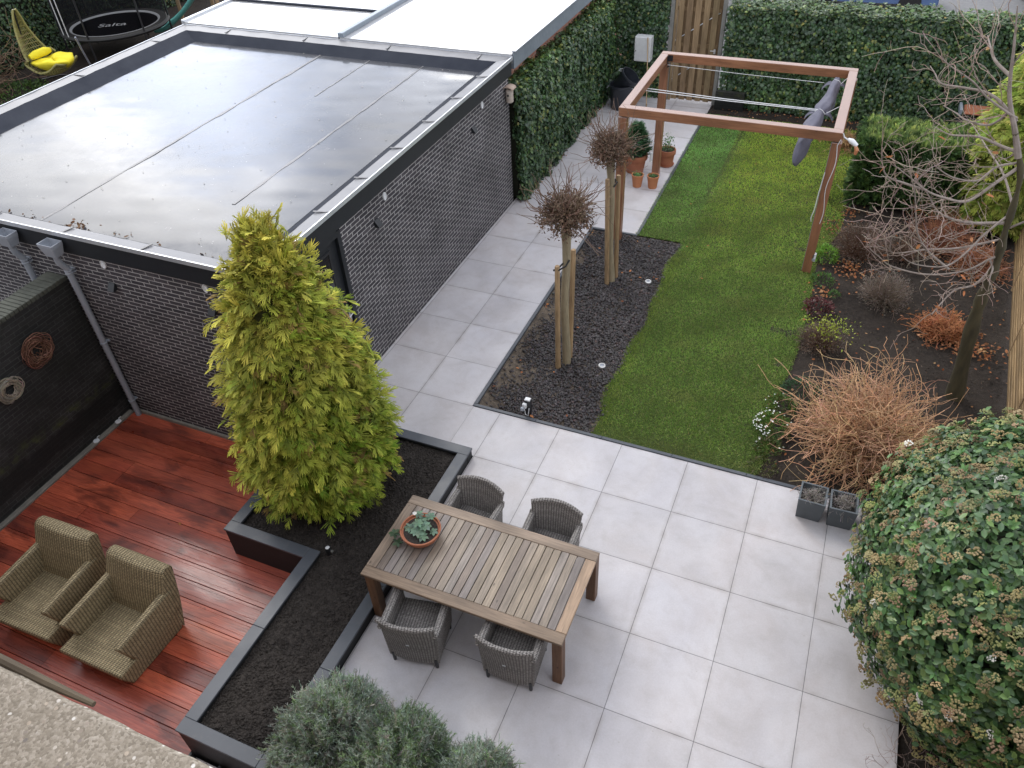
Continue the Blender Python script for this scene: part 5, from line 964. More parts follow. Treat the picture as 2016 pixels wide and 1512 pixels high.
fr = np.clip((P[:, 0] + 1.27) / .75, 0, 1); cov = -.12 + 1.05 * fr ** .8 + .45 * snoise(P, 2.1, 111) + .3 * np.clip((P[:, 1] - 3.5) / 2, 0, 1) - .35 * np.clip((1.5 - P[:, 1]) / .5, 0, 1); keep = (P[:, 0] < edge) & (rng.uniform(0, 1, n) < np.clip(cov * 1.5, .08, 1)); P = P[keep]; n = len(P); P[:, 2] = -.022 + rng.uniform(0, .028, n)
CHIP = T([(-.5, -.22, -.1), (.35, -.35, -.1), (.5, .1, -.1), (.1, .38, -.1), (-.42, .25, -.1), (-.45, -.2, .1), (.3, -.3, .12), (.46, .08, .08), (.08, .34, .1), (-.38, .22, .12)], [(5, 6, 7), (5, 7, 8), (5, 8, 9), (0, 1, 6), (0, 6, 5), (1, 2, 7), (1, 7, 6), (2, 3, 8), (2, 8, 7), (3, 4, 9), (3, 9, 8), (4, 0, 5), (4, 5, 9)], [.5] * 10)
c = pick(n, [(.022, .018, .020), (.038, .031, .034), (.062, .054, .058), (.062, .036, .034)], [4, 4, 1.3, .6], .18); sc2 = stuff(npmesh('slate_chips', *inst(CHIP, P, unit(rng.normal(0, 1, (n, 3)) * (1, 1, .3)), unit(np.array([0, 0, 1.0]) + rng.normal(0, .45, (n, 3))), rng.uniform(.025, .055, n), c, c), m_stone), 'dark purple slate chips covering the bed under the pollarded trees', 'slate chips')
def leafset(n, P, size=(.03, .07), cols=[(.30, .11, .045), (.36, .17, .08), (.22, .09, .045), (.42, .24, .13)], flat=.35): c = pick(n, cols, [3, 3, 2, 1], .18); return inst(OVAL, P, unit(rng.normal(0, 1, (n, 3)) * (1, 1, .35)), unit(np.array([0, 0, 1.0]) + rng.normal(0, flat, (n, 3))), rng.uniform(*size, n), c * .8, c * 1.1, rng.uniform(.05, .10, n))
parts = []
for (x, y, r, n) in ((3.35, 6.35, .34, 150), (4.9, 5.0, .42, 330), (5.25, 4.6, .35, 170), (4.5, 7.4, .5, 160), (3.0, 5.45, .16, 40), (2.95, 7.75, .25, 60), (2.78, 11.7, .45, 190), (3.2, 8.35, .25, 50), (5.3, 6.8, .5, 90)): a = rng.normal(0, r * .55, (n, 2)); parts.append(leafset(n, np.stack([x + a[:, 0], y + a[:, 1], rng.uniform(.0, .05, n)], 1)))
for (x0, x1, y0, y1, n) in ((2.7, 6, 1.1, 8.6, 260), (-3.15, -2.85, 6.8, 12.6, 150), (-.3, 6, 12.35, 12.8, 200), (4.55, 6, -4, .8, 60), (-1.27, .4, 1, 6.2, 22)): parts.append(leafset(n, np.stack([rng.uniform(x0, x1, n), rng.uniform(y0, y1, n), rng.uniform(.005, .03, n)], 1), (.025, .055)))
n = 2600; Q = np.stack([rng.uniform(2.75, 6.2, n), rng.uniform(1, 8.6, n), rng.uniform(-.01, .02, n)], 1); c = pick(n, [(.05, .038, .03), (.10, .075, .055), (.03, .024, .02)], [3, 2, 3], .25); parts.append(inst(OVAL, Q, unit(rng.normal(0, 1, (n, 3))), sph(n), rng.uniform(.015, .045, n), c, c, np.full(n, .03)))
stuff(npmesh('leaf_litter', *merge(parts), m_dry), 'orange brown fallen leaves heaped through the right hand soil bed', 'leaf litter')
leaf_spots = [(1.03, 5.2, .055), (.06, 9.4, .05), (.25, 7.75, .06), (.9, 6.3, .05), (1.15, 9.9, .05), (1.9, 8.4, .045), (2.1, 10.6, .05), (.55, 6.15, .05), (-.95, 5.6, .06), (-.2, 5.05, .07), (-.32, 4.95, .06), (.02, 4.9, .06), (.3, 4.95, .06), (-.9, 3.6, .09), (-1.05, 1.9, .06), (-.45, .98, .08), (-.5, 2.0, .05), (2.6, 9.4, .05), (.8, 8.9, .05), (-4.2, -2.2, .07)]
LEAFLAB = ['fallen leaf on the lawn midway between slate bed and right pergola post', 'fallen leaf on the lawn just right of the terracotta pots', 'fallen leaf on the lawn edge below the small orange pots',
    'fallen leaf on the lawn between the two front pergola posts', 'fallen leaf in the middle of the far lawn inside the pergola', 'fallen leaf on the lawn left of the hanging shade cloth end', 'fallen leaf on the far lawn below the shade cloth', 'pale fallen leaf on the lawn beside the upper corner of the slate bed',
    'orange fallen leaf on the slates near the kerb, left of the farther pollarded tree', 'largest of three orange leaves right of the farther stakes', 'orange leaf in the middle of three right of the farther stakes', 'orange leaf just behind the farther ground spot, left one', 'orange leaf just behind the farther ground spot, right one',
    'long orange leaf beside the kerb, left of the nearer pollarded tree', 'orange leaf on bare sand in the lower left of the slate bed', 'large orange leaf against the kerb right of the socket post', 'orange leaf on slates right below the nearer stakes', 'fallen leaf on the lawn beside the yew hedge', 'fallen leaf on the lawn behind the left front pergola post', 'single tan fallen leaf lying on the red deck boards']
l0 = None
for k, (x, y, s) in enumerate(leaf_spots):
    mb = MB(); q = [(-.5, 0, 0), (-.1, .3, .10), (.5, .02, .02), (-.1, -.3, .12), (0, 0, .02)]; mb.cc = (.42, .17, .07)
    if l0 is None: mb.add([(a * 1.0, b * 1.0, c_) for a, b, c_ in q], [(0, 4, 1), (1, 4, 2), (2, 4, 3), (3, 4, 0)]); l0 = mb.build('fallen_leaf', m_dry, None, local=True); o = l0
    else: o = l0.copy(); COL.objects.link(o)
    onl = x > lawn_left(y) if y > .93 else False; deck_ = x < -3.3
    o.location = (x, y, DZ + .004 if deck_ else (.024 if onl else .012)); o.rotation_euler = (rnd.uniform(-.2, .2), rnd.uniform(-.2, .2), rnd.uniform(0, 6.3)); o.scale = (s, s, s)
    tag(o, LEAFLAB[k], 'leaf', None if deck_ else 'single fallen leaves')

# ------------------------------------------------------------------ plants of the right hand bed
def stems(name, label, cat, loc, n, L, spread, c0, c1, r=(.004, .0015), curl=.6, up=.2, br=3, brL=.35, base=.1, mat=None, k=9, flop=0.0, grp=None):
    t = thing(name, label, cat, (loc[0], loc[1], 0), 0, grp); th = rng.uniform(0, 6.283, n); ph = np.abs(rng.normal(0, spread, n)).clip(0, 1.5); D = np.stack([np.sin(ph) * np.cos(th), np.sin(ph) * np.sin(th), np.cos(ph)], 1)
    S = np.array([loc[0], loc[1], .0]) + np.stack([np.cos(th), np.sin(th), 0 * th], 1) * rng.uniform(0, base, (n, 1)); LL = rng.uniform(*L, n); P = grow(S, D, LL, k, curl, flop, up); P[:, :, 2] = np.maximum(P[:, :, 2], .012); ca = cvar(n, c0, .2); cb = cvar(n, c1, .2); parts = [twigs(P, rad(n, k, r[0], r[1]), ca, cb)]
    for j in range(br):
        i = rng.integers(k // 3, k - 1, n); S2 = P[np.arange(n), i]; D2 = unit(P[np.arange(n), i + 1 if True else i] - S2) + rng.normal(0, .6, (n, 3)); P2 = grow(S2, D2, LL * brL * rng.uniform(.4, 1.1, n), 5, curl * 1.1, flop, up); P2[:, :, 2] = np.maximum(P2[:, :, 2], .012); parts.append(twigs(P2, rad(n, 5, r[0] * .6, r[1] * .8), (ca + cb) / 2, cb * 1.05))
    npmesh('stems', *merge(parts), mat or m_twig, t); return t
stems('dogwood_bush', 'large orange tan leafless dogwood fountain beside the candytuft', 'bush', (3.92, 1.95), 560, (.65, 1.35), .72, (.30, .16, .08), (.60, .37, .23), (.0075, .0034), .75, .05, 4, .42, .22, k=10, flop=.25)
def fluffy(name, label, loc, r, h, n, cols, wts, seed, leaf=(.03, .06), stemc=(.12, .07, .05), cat='shrub', lw=.02, stemn=160, flowers=None, grp=None, tm=BLADE):
    t = thing(name, label, cat, (loc[0], loc[1], 0), 0, grp); d = sph(n, -.05); q = rng.uniform(.55, 1.0, n) ** .6; P = np.array([loc[0], loc[1], .02]) + d * q[:, None] * np.array([r, r, h]) * (1 + .18 * snoise(d * 2, 2, seed))[:, None]; c = pick(n, cols, wts, .18)
    ob = npmesh('foliage', *inst(tm, P, unit(d + rng.normal(0, .6, (n, 3)) + np.array([0, 0, .3])), sph(n), rng.uniform(*leaf, n), c * .75, c * 1.2, np.full(n, lw)), m_leaf, t)
    if stemn: D = sph(stemn, .1); P2 = grow(np.tile([loc[0], loc[1], 0.], (stemn, 1)) + rng.normal(0, r * .12, (stemn, 3)) * (1, 1, 0), D * np.array([r, r, h]), np.linalg.norm(D * np.array([r, r, h]), axis=1) * 1.05, 6, .5, 0, .2); npmesh('stems', *twigs(P2, rad(stemn, 6, .004, .0015), cvar(stemn, stemc), cvar(stemn, stemc)), m_twig, t)
    if flowers:
        nf, fc, fs = flowers; d = sph(nf, .15); d[:, 0] = np.where(rng.uniform(0, 1, nf) < .7, -np.abs(d[:, 0]), d[:, 0]); Q = np.array([loc[0], loc[1], .03]) + d * np.array([r, r, h]) * 1.06; c = cvar(nf, fc, .06, .02)
        npmesh('blossoms', *merge([inst(OVAL, Q, np.stack([np.cos(a) + 0 * d[:, 0], np.sin(a) + 0 * d[:, 0], .1 + 0 * d[:, 0]], 1), unit(d * .4 + np.array([0, 0, 1])), rng.uniform(fs * .6, fs, nf), c, c, np.full(nf, fs * 1.5)) for a in (0, 1.57, 3.14, 4.7)]), m_petal, t)
    return t
BR = [(.20, .15, .12), (.27, .21, .175), (.15, .105, .08)]
fluffy('spirea_bush', 'rounded brown twiggy shrub with an orange leaf ring behind the pergola post', (3.42, 6.85), .48, .62, 3200, BR, [3, 3, 2], 201, (.02, .04), (.14, .075, .05), lw=.008, stemn=420)
fluffy('spirea_bush', 'smaller brown twiggy shrub just right of the rounded one', (4.15, 7.0), .36, .48, 1500, BR, [3, 3, 2], 202, (.02, .04), (.16, .10, .07), lw=.008, stemn=260)
fluffy('spirea_bush', 'pale grey brown wispy shrub in the middle of the soil bed', (3.92, 5.55), .40, .52, 2000, [(.27, .22, .19), (.33, .28, .245), (.2, .155, .13)], [3, 3, 2], 203, (.02, .045), (.2, .15, .12), lw=.007, stemn=420)
fluffy('spirea_bush', 'low brown twiggy shrub with a crown of lime leaves beside the lawn', (3.12, 4.0), .38, .34, 1500, BR, [3, 3, 2], 204, (.02, .04), (.15, .09, .065), lw=.008, stemn=300)
n = 420; P = np.array([3.18, 4.08, .30]) + rng.normal(0, 1, (n, 3)) * np.array([.17, .14, .06]); c = cvar(n, (.34, .40, .05), .18); tt = thing('lime_foliage', 'lime yellow young leaves topping the low twiggy shrub beside the lawn', 'foliage', (3.18, 4.08, .25)); npmesh('leaves', *inst(OVAL, P, sph(n), sph(n, .2), rng.uniform(.025, .05, n), c * .8, c * 1.2, np.full(n, .04)), m_leaf, tt)
stems('red_stem_shrub', 'loose russet stems in the back of the bed before the yew', 'shrub', (4.75, 7.6), 260, (.3, .75), .6, (.22, .07, .04), (.34, .15, .09), (.004, .002), .6, .2, 3, .4, .35)
stems('fern_clump', 'dry orange fern clump at the foot of the mossy tree trunk', 'fern', (4.80, 4.98), 300, (.15, .45), 1.0, (.30, .10, .045), (.45, .20, .10), (.008, .003), .9, .1, 3, .45, .25, flop=.6)
stems('bracken_clump', 'dry rust coloured bracken in the far part of the bed', 'fern', (5.35, 7.15), 300, (.2, .55), .9, (.26, .09, .045), (.42, .20, .12), (.006, .003), .9, .1, 3, .45, .3, flop=.4)
stems('dead_hydrangea', 'dry tan plant remains in the corner between pergola and yew', 'shrub', (2.95, 11.4), 150, (.2, .5), .8, (.30, .17, .08), (.48, .30, .16), (.009, .004), .8, .1, 3, .5, .3, flop=.5)
GR = [(.045, .11, .030), (.08, .17, .04), (.12, .22, .06)]
fluffy('spurge_plant', 'bright lime green perennial at the foot of the pergola post', (2.93, 6.55), .20, .24, 500, [(.16, .34, .05), (.24, .44, .07)], [1, 1], 211, (.04, .07), cat='plant', lw=.04, stemn=0, tm=OVAL)
fluffy('green_perennial', 'small green perennial just in front of the pergola post', (2.95, 5.80), .20, .10, 320, GR, [1, 2, 2], 212, (.03, .05), cat='plant', lw=.035, stemn=0, tm=OVAL); fluffy('green_perennial', 'tiny round green cushion among orange leaves by the lawn edge', (3.18, 5.42), .09, .08, 160, GR, [1, 2, 2], 213, (.025, .04), cat='plant', lw=.03, stemn=0, tm=OVAL)
fluffy('heuchera_plant', 'dark red leaved plant at the lawn edge in the bed', (2.98, 4.95), .24, .12, 420, [(.10, .022, .028), (.16, .05, .05), (.22, .14, .13)], [3, 2, 2], 214, (.035, .06), cat='plant', lw=.05, stemn=0, tm=OVAL)
fluffy('succulent_clump', 'blue green succulent clump beneath the left side of the dogwood', (2.98, 2.78), .26, .16, 560, [(.05, .115, .05), (.085, .16, .085), (.035, .08, .035)], [3, 2, 2], 215, (.03, .05), cat='plant', lw=.04, stemn=0, tm=OVAL)
fluffy('candytuft', 'candytuft with a few white blossoms, the farther cushion at the lawn edge', (2.76, 2.38), .21, .15, 700, [(.08, .17, .035), (.15, .20, .04), (.2, .13, .06)], [3, 2, .8], 216, (.03, .05), cat='plant', lw=.014, stemn=0, flowers=(12, (.8, .8, .78), .014), grp='candytuft cushions at the lawn edge')
fluffy('candytuft', 'candytuft cushion covered in the most white blossoms at the lawn edge', (2.72, 1.92), .25, .17, 900, [(.08, .18, .035), (.14, .20, .04), (.22, .14, .06)], [3, 2, .7], 217, (.03, .05), cat='plant', lw=.014, stemn=0, flowers=(60, (.85, .85, .83), .016), grp='candytuft cushions at the lawn edge')
fluffy('candytuft', 'smallest candytuft, nearest the edging kerb, with four white blossoms', (2.74, 1.50), .18, .10, 500, [(.07, .13, .03), (.12, .15, .045), (.14, .10, .05)], [3, 2, 1.2], 218, (.03, .05), cat='plant', lw=.014, stemn=0, flowers=(6, (.85, .85, .83), .018), grp='candytuft cushions at the lawn edge')
fluffy('moss_cushion', 'flat olive moss cushion by the dark edging kerb', (2.72, 1.13), .20, .05, 400, [(.10, .13, .035), (.14, .12, .06)], [2, 1], 219, (.02, .035), cat='plant', lw=.012, stemn=0)
stems('bramble', 'bare tangled twigs under the evergreen bush at the terrace corner', 'shrub', (4.75, -2.35), 70, (.25, .6), .9, (.22, .16, .14), (.38, .30, .27), (.003, .0015), .9, .1, 3, .5, .4); fluffy('corner_weed', 'low green weeds in the dark corner under the evergreen bush', (5.0, -2.55), .45, .16, 700, GR + [(.2, .24, .05)], [3, 3, 2, 1], 221, (.04, .08), cat='plant', lw=.014, stemn=0)

# ------------------------------------------------------------------ bare tree on the right
tr = thing('bare_tree', 'bare tree with leaning mossy trunk and grey twigs on the right', 'tree', (5.0, 3.45, 0)); TK = [(5.0, 3.45, -.05), (4.86, 3.46, 1.13), (4.82, 3.46, 1.7), (4.82, 3.46, 2.14), (4.77, 3.47, 2.62), (4.7, 3.47, 3.27), (4.48, 3.48, 3.77), (4.28, 3.48, 4.19), (4.16, 3.49, 4.68), (4.06, 3.49, 5.07)]
def smooth(pts, m=4):
    P = [Vector(p) for p in pts]; o = []
    for i in range(len(P) - 1):
        a, b, c_, d_ = P[max(i - 1, 0)], P[i], P[i + 1], P[min(i + 2, len(P) - 1)]
        for k in range(m):
            t = k / m; o.append(.5 * ((2 * b) + (c_ - a) * t + (2 * a - 5 * b + 4 * c_ - d_) * t * t + (3 * b - a - 3 * c_ + d_) * t ** 3))
    o.append(P[-1]); return o
tk = smooth(TK[:7]); mb = MB(); mb.tube(tk, [.125 - .105 * (i / (len(tk) - 1)) ** .55 + .012 * math.sin(i * 1.9) for i in range(len(tk))], 14); mb.build('trunk', m_bark2, tr, smooth=True)
BRN = [[(4.60, 3.475, 3.5), (4.48, 3.48, 3.77), (4.28, 3.48, 4.19), (4.16, 3.49, 4.68), (4.06, 3.49, 5.07)], [(4.45, 3.50, 3.89), (4.23, 3.60, 4.06), (4.06, 3.70, 4.11), (3.85, 3.80, 4.10), (3.63, 3.90, 4.09), (3.54, 4.00, 4.16), (3.47, 4.10, 4.21)],
    [(4.44, 3.50, 3.93), (4.33, 3.44, 4.00), (4.06, 3.38, 4.17), (3.87, 3.32, 4.34), (3.60, 3.26, 4.50), (3.47, 3.20, 4.61)],
    [(4.65, 3.50, 3.38), (4.46, 3.37, 3.22), (4.23, 3.23, 3.02), (3.98, 3.10, 3.08), (3.74, 2.97, 3.20), (3.53, 2.83, 3.39), (3.32, 2.70, 3.57)],
    [(3.74, 3.00, 3.19), (3.47, 2.90, 3.29), (3.28, 2.80, 3.39), (3.18, 2.70, 3.59), (3.14, 2.60, 3.80)],
    [(4.78, 3.50, 2.68), (4.58, 3.42, 2.69), (4.34, 3.33, 2.70), (4.12, 3.25, 2.76), (3.94, 3.17, 2.88), (3.76, 3.08, 3.13), (3.58, 3.00, 3.32)],
    [(4.82, 3.50, 2.23), (4.72, 3.40, 2.23), (4.49, 3.30, 2.07), (4.08, 3.20, 1.99), (3.66, 3.10, 2.08), (3.46, 3.00, 2.25), (3.33, 2.90, 2.40), (3.31, 2.80, 2.58)],
    [(4.79, 3.50, 2.47), (4.56, 3.42, 2.40), (4.31, 3.33, 2.34), (3.97, 3.25, 2.30), (3.62, 3.17, 2.23), (3.55, 3.08, 2.47), (3.56, 3.00, 2.59)],
    [(4.26, 3.00, 2.23), (3.96, 2.90, 2.48), (3.78, 2.80, 2.74), (3.68, 2.70, 3.04), (3.59, 2.60, 3.34), (3.47, 2.50, 3.60)],
    [(4.74, 3.50, 2.17), (4.79, 3.40, 2.11), (4.78, 3.30, 2.04), (4.79, 3.20, 1.98)],
    [(4.59, 3.50, 3.55), (4.43, 3.58, 3.56), (4.18, 3.66, 3.61), (3.98, 3.74, 3.57), (3.87, 3.82, 3.54), (3.70, 3.90, 3.58)],
    [(4.36, 3.50, 4.02), (4.23, 3.60, 3.79), (4.00, 3.70, 3.77), (3.86, 3.80, 3.81), (3.72, 3.90, 3.84)],
    [(4.23, 3.50, 4.37), (4.07, 3.73, 4.44), (4.00, 3.97, 4.52), (3.97, 4.20, 4.56)],
    [(4.62, 3.50, 3.43), (4.41, 3.40, 3.39), (4.26, 3.30, 3.25), (4.01, 3.20, 3.29), (3.82, 3.10, 3.41), (3.71, 3.00, 3.53)],
    [(4.82, 3.50, 2.12), (4.67, 3.35, 1.88), (4.45, 3.20, 1.84), (4.32, 3.05, 1.68), (4.25, 2.90, 1.61)],
    [(4.76, 3.50, 2.81), (4.55, 3.32, 2.60), (4.39, 3.14, 2.39), (4.20, 2.96, 2.28), (3.85, 2.78, 2.35), (3.64, 2.60, 2.55)],
    [(4.7, 3.5, 3.2), (4.95, 3.8, 3.5), (5.2, 4.1, 3.7), (5.5, 4.4, 3.8)], [(4.78, 3.5, 2.6), (5.0, 3.3, 2.9), (5.3, 3.1, 3.1), (5.6, 2.9, 3.2)], [(4.75, 3.5, 2.9), (4.6, 3.9, 3.1), (4.4, 4.4, 3.2), (4.2, 4.9, 3.3)]]
S = []; D = []; big = []
for bi, b in enumerate(BRN):
    sm = smooth(b, 5); r0 = .036 if bi == 0 else .018 if bi in (1, 3, 5, 10, 12) else .012; mb = MB(); mb.cc = (1, 1, 1); mb.tube(sm, [r0 * (1 - i / len(sm)) + .004 for i in range(len(sm))], 7); mb.build('branch', speck('grey_branch_bark', (.16, .13, .11), (.33, .28, .25), 14, .85, .5, .004) if 'grey_branch_bark' not in bpy.data.materials else bpy.data.materials['grey_branch_bark'], tr, smooth=True)
    for i in range(3, len(sm) - 1):
        for _ in range(2):
            if rnd.random() < .2: S.append(sm[i]); D.append((sm[i + 1] - sm[i]).normalized())
S = np.array([tuple(s) for s in S]); D = np.array([tuple(s) for s in D]); n = len(S); D = unit(D + rng.normal(0, .55, (n, 3))); P1 = grow(S, D, rng.uniform(.3, 1.0, n), 9, .75, 0, .3); ca = cvar(n, (.24, .18, .15)); cb = cvar(n, (.44, .35, .31)); parts = [twigs(P1, rad(n, 9, .0052, .0022), ca, cb, 4)]
S2 = P1[:, [2, 4, 6]].reshape(-1, 3); D2 = (P1[:, [3, 5, 7]] - P1[:, [2, 4, 6]]).reshape(-1, 3); m = len(S2); P2 = grow(S2, unit(D2) + rng.normal(0, .6, (m, 3)), rng.uniform(.08, .34, m), 6, .8, 0, .3); parts.append(twigs(P2, rad(m, 6, .0038, .002), cvar(m, (.25, .185, .16)), cvar(m, (.36, .27, .23)), 3))
npmesh('twigs', *merge(parts), m_twig, tr)
n = 26; i = rng.integers(0, len(S), n); npmesh('dry_leaves', *leafset(n, S[i] + rng.normal(0, .06, (n, 3)), (.07, .12), [(.42, .16, .07), (.5, .22, .1), (.35, .14, .07), (.45, .25, .12)], 1.0), m_dry, tr)

# ------------------------------------------------------------------ right hand fence
fn = thing('board_fence', 'brown horizontal board fence along the right edge of the garden', 'fence', (5.9, 1, 0))
for k in range(8):
    y0 = -6.4 + k * 1.85; y1 = y0 + 1.80; x = 5.60 + max(0, (y0 - 3)) * .072; x2 = 5.60 + max(0, (y1 - 3)) * .072; mb = MB(); z = .05
    while z < 1.75:
        v = rnd.uniform(.8, 1.2); mb.cc = (v, v * .98, v * .95); ang = math.atan2(y1 - y0, x2 - x); mb.box(((x + x2) / 2, (y0 + y1) / 2, z + .035), (1.79, .012, .070), ang, .003); z += .098
    mb.build('panel', m_fence, fn); mb = MB(); mb.box((x + .03, y0 - .025, .95), (.09, .045, 1.9), 0, .004); mb.build('post', m_stake, fn)
mb = MB(); mb.span(9.0, 9.2, -8, 14, -.1, .02); 

# ------------------------------------------------------------------ square planters, garden lights, socket post
def square_pot(x, label, ang):
    t = thing('square_planter', label, 'planter', (x, .60, 0), R(ang), 'square slate grey planters on the terrace edge'); mb = MB(); a = .158; b = .135; h = .33; w_ = .022
    def sq(s, z): return [(-s, -s, z), (s, -s, z), (s, s, z), (-s, s, z)]
    V = sq(b, 0) + sq(a, h) + sq(a - w_, h) + sq(a - w_ - .008, h - .09); F = [(3, 2, 1, 0)] + [(l * 4 + k, l * 4 + (k + 1) % 4, l * 4 + 4 + (k + 1) % 4, l * 4 + 4 + k) for l in range(3) for k in range(4)]
    mb.add(V, F); mb.build('body', m_slatebox, t, local=True, bevel=.003); mb = MB(); s = a - w_ - .006; mb.grid(lambda u, v: (-s + 2 * s * u, -s + 2 * s * v, h - .075 + rnd.uniform(-.006, .006)), 8, 8); mb.build('soil', m_soil, t, local=True)
    n = 90; th = rng.uniform(0, 6.28, n); q = rng.uniform(0, .11, n); S = np.stack([q * np.cos(th), q * np.sin(th), np.full(n, h - .08)], 1); D = unit(np.stack([np.cos(th) * .7, np.sin(th) * .7, 1 + 0 * th], 1) + rng.normal(0, .3, (n, 3))); P = grow(S, D, rng.uniform(.08, .19, n), 6, 1.0, 0, .1); P2s = P[:, 2:5].reshape(-1, 3); P2 = grow(P2s, np.repeat(D, 3, 0) + rng.normal(0, .7, (n * 3, 3)), rng.uniform(.03, .08, n * 3), 4, 1, 0, .1)
    npmesh('dry_heather', *merge([twigs(P, rad(n, 6, .0025, .0016), cvar(n, (.2, .17, .155)), cvar(n, (.42, .38, .36))), twigs(P2, rad(n * 3, 4, .002, .0013), cvar(n * 3, (.27, .24, .225)), cvar(n * 3, (.48, .44, .42)))]), m_twig, t, local=True)
square_pot(3.36, 'square slate grey planter with dry heather, farthest from the evergreen bush', -1); square_pot(3.71, 'square slate grey planter with dry heather, the middle of three', 2); square_pot(4.09, 'square slate grey planter half hidden by the evergreen bush', -2)
def ground_light(x, y, label):
    t = thing('ground_light', label, 'light', (x, y, 0), 0, 'round ground spots in the slate bed'); mb = MB(); mb.lathe([(.058, 0), (.058, .035), (.052, .042), (.034, .042), (.032, .03)], (x, y, 0), 28); mb.build('rim', m_steel, t, smooth=True); mb = MB(); mb.lathe([(.0335, .032), (.02, .03), (.001, .029)], (x, y, 0), 20); mb.build('glass', m_pvc, t, smooth=True)
ground_light(.14, 2.37, 'round steel ground spot in the slate, nearer the terrace'); ground_light(.19, 4.80, 'round steel ground spot in the slate with orange leaves behind it')
t = thing('socket_post', 'short dark post with white outdoor socket at the slate bed corner', 'socket', (-.53, 1.03, 0)); mb = MB(); mb.span(-.575, -.475, 1.01, 1.055, -.03, .26, .003); mb.build('post', m_black, t); mb = MB(); mb.span(-.565, -.485, 1.0, 1.065, .262, .285, .004); mb.span(-.585, -.525, .955, 1.008, .15, .225, .008); mb.build('socket_cover', m_white, t); mb = MB(); mb.span(-.595, -.548, .915, .953, .13, .185, .006); mb.build('plug', m_pvc, t); mb = MB(); mb.tube([(-.55, .96, .15), (-.53, .95, .05), (-.50, .96, .03), (-.49, .97, .1), (-.495, 1.0, .14)], .005, 6); mb.build('cable', m_white, t, smooth=True)
t = thing('bird_ornament', 'small orange and white ornament half hidden under the dogwood', 'ornament', (4.42, 1.32, 0)); mb = MB(); mb.lathe([(.02, .02), (.07, .06), (.085, .12), (.06, .18), (.02, .2)], (4.42, 1.32, 0), 16, 1.3, .8); mb.build('body', m_terra2, t, smooth=True); mb = MB(); mb.lathe([(.03, .17), (.045, .21), (.03, .25), (.001, .26)], (4.50, 1.32, 0), 12); mb.build('head', m_white, t, smooth=True)

# ------------------------------------------------------------------ terracotta pots by the pergola
def pot(x, y, r, h, label, mat, rim=True, saucer=False):
    t = thing('terracotta_pot', label, 'plant pot', (x, y, 0), 0, 'terracotta pots beside the pergola posts'); mb = MB(); p_ = [(r * .70, 0 if not saucer else .02), (r * .72, .012)]
    if rim: p_ += [(r * .88, h * .68), (r * .96, h * .70), (r, h * .74), (r, h * .97), (r * .97, h), (r * .88, h), (r * .86, h * .85)]
    else: p_ += [(r * .94, h * .86), (r * 1.0, h * .88), (r * 1.0, h), (r * .88, h), (r * .86, h * .85)]
    mb.lathe(p_, (x, y, 0), 32); mb.build('body', mat, t, smooth=True)
    if saucer: mb = MB(); mb.lathe([(r * .8, 0), (r * .92, .035), (r * .88, .035), (r * .76, .018), (.001, .018)], (x, y, 0), 28); mb.build('saucer', mat, t, smooth=True)
    mb = MB(); mb.lathe([(r * .87, h * .88), (r * .4, h * .9), (.001, h * .9)], (x, y, 0), 24); mb.build('soil', m_soil, t, smooth=True); return t
t = pot(-1.22, 8.86, .255, .40, 'large terracotta pot with a small fir between the pergola posts', m_terra); n = 900; z = rng.uniform(0, .62, n) ** 1.0; th = rng.uniform(0, 6.28, n); r0 = np.interp(z, [0, .15, .35, .5, .62], [.24, .27, .17, .08, .01]); U = np.stack([np.cos(th), np.sin(th), 0 * th], 1); P = np.array([-1.22, 8.86, .40]) + U * (r0 * rng.uniform(.4, 1, n))[:, None] + np.stack([0 * z, 0 * z, z], 1); c = cvar(n, (.045, .10, .045), .2); npmesh('fir', *inst(YEW, P, unit(U + np.array([0, 0, .35]) + rng.normal(0, .25, (n, 3))), unit(rng.normal(0, .6, (n, 3)) + np.array([0, 0, 1])), rng.uniform(.08, .16, n), c, c * 1.9), m_leaf, t)
t = pot(-.66, 9.34, .185, .36, 'terracotta pot on a saucer right of the far pergola post', m_terra, True, True); n = 260; P = np.array([-.66, 9.34, .45]) + rng.normal(0, 1, (n, 3)) * np.array([.075, .075, .10]); c = cvar(n, (.09, .19, .06)); npmesh('foliage', *inst(OVAL, P, sph(n), sph(n, .3), rng.uniform(.03, .05, n), c * .8, c * 1.3, np.full(n, .045)), m_leaf, t)
for (x, y, lb) in ((-.98, 8.20, 'small orange pot with strawberry leaves, left one of the front pair'), (-.665, 8.24, 'small orange pot with strawberry leaves, right one of the front pair')):
    t = pot(x, y, .125, .265, lb, m_terra2, False); n = 70; P = np.array([x, y, .255]) + rng.normal(0, 1, (n, 3)) * np.array([.045, .045, .012]); c = cvar(n, (.11, .22, .07)); npmesh('foliage', *inst(OVAL, P, unit(rng.normal(0, 1, (n, 3)) * (1, 1, .3)), sph(n, .6), rng.uniform(.03, .05, n), c * .8, c * 1.3, np.full(n, .05)), m_leaf, t)

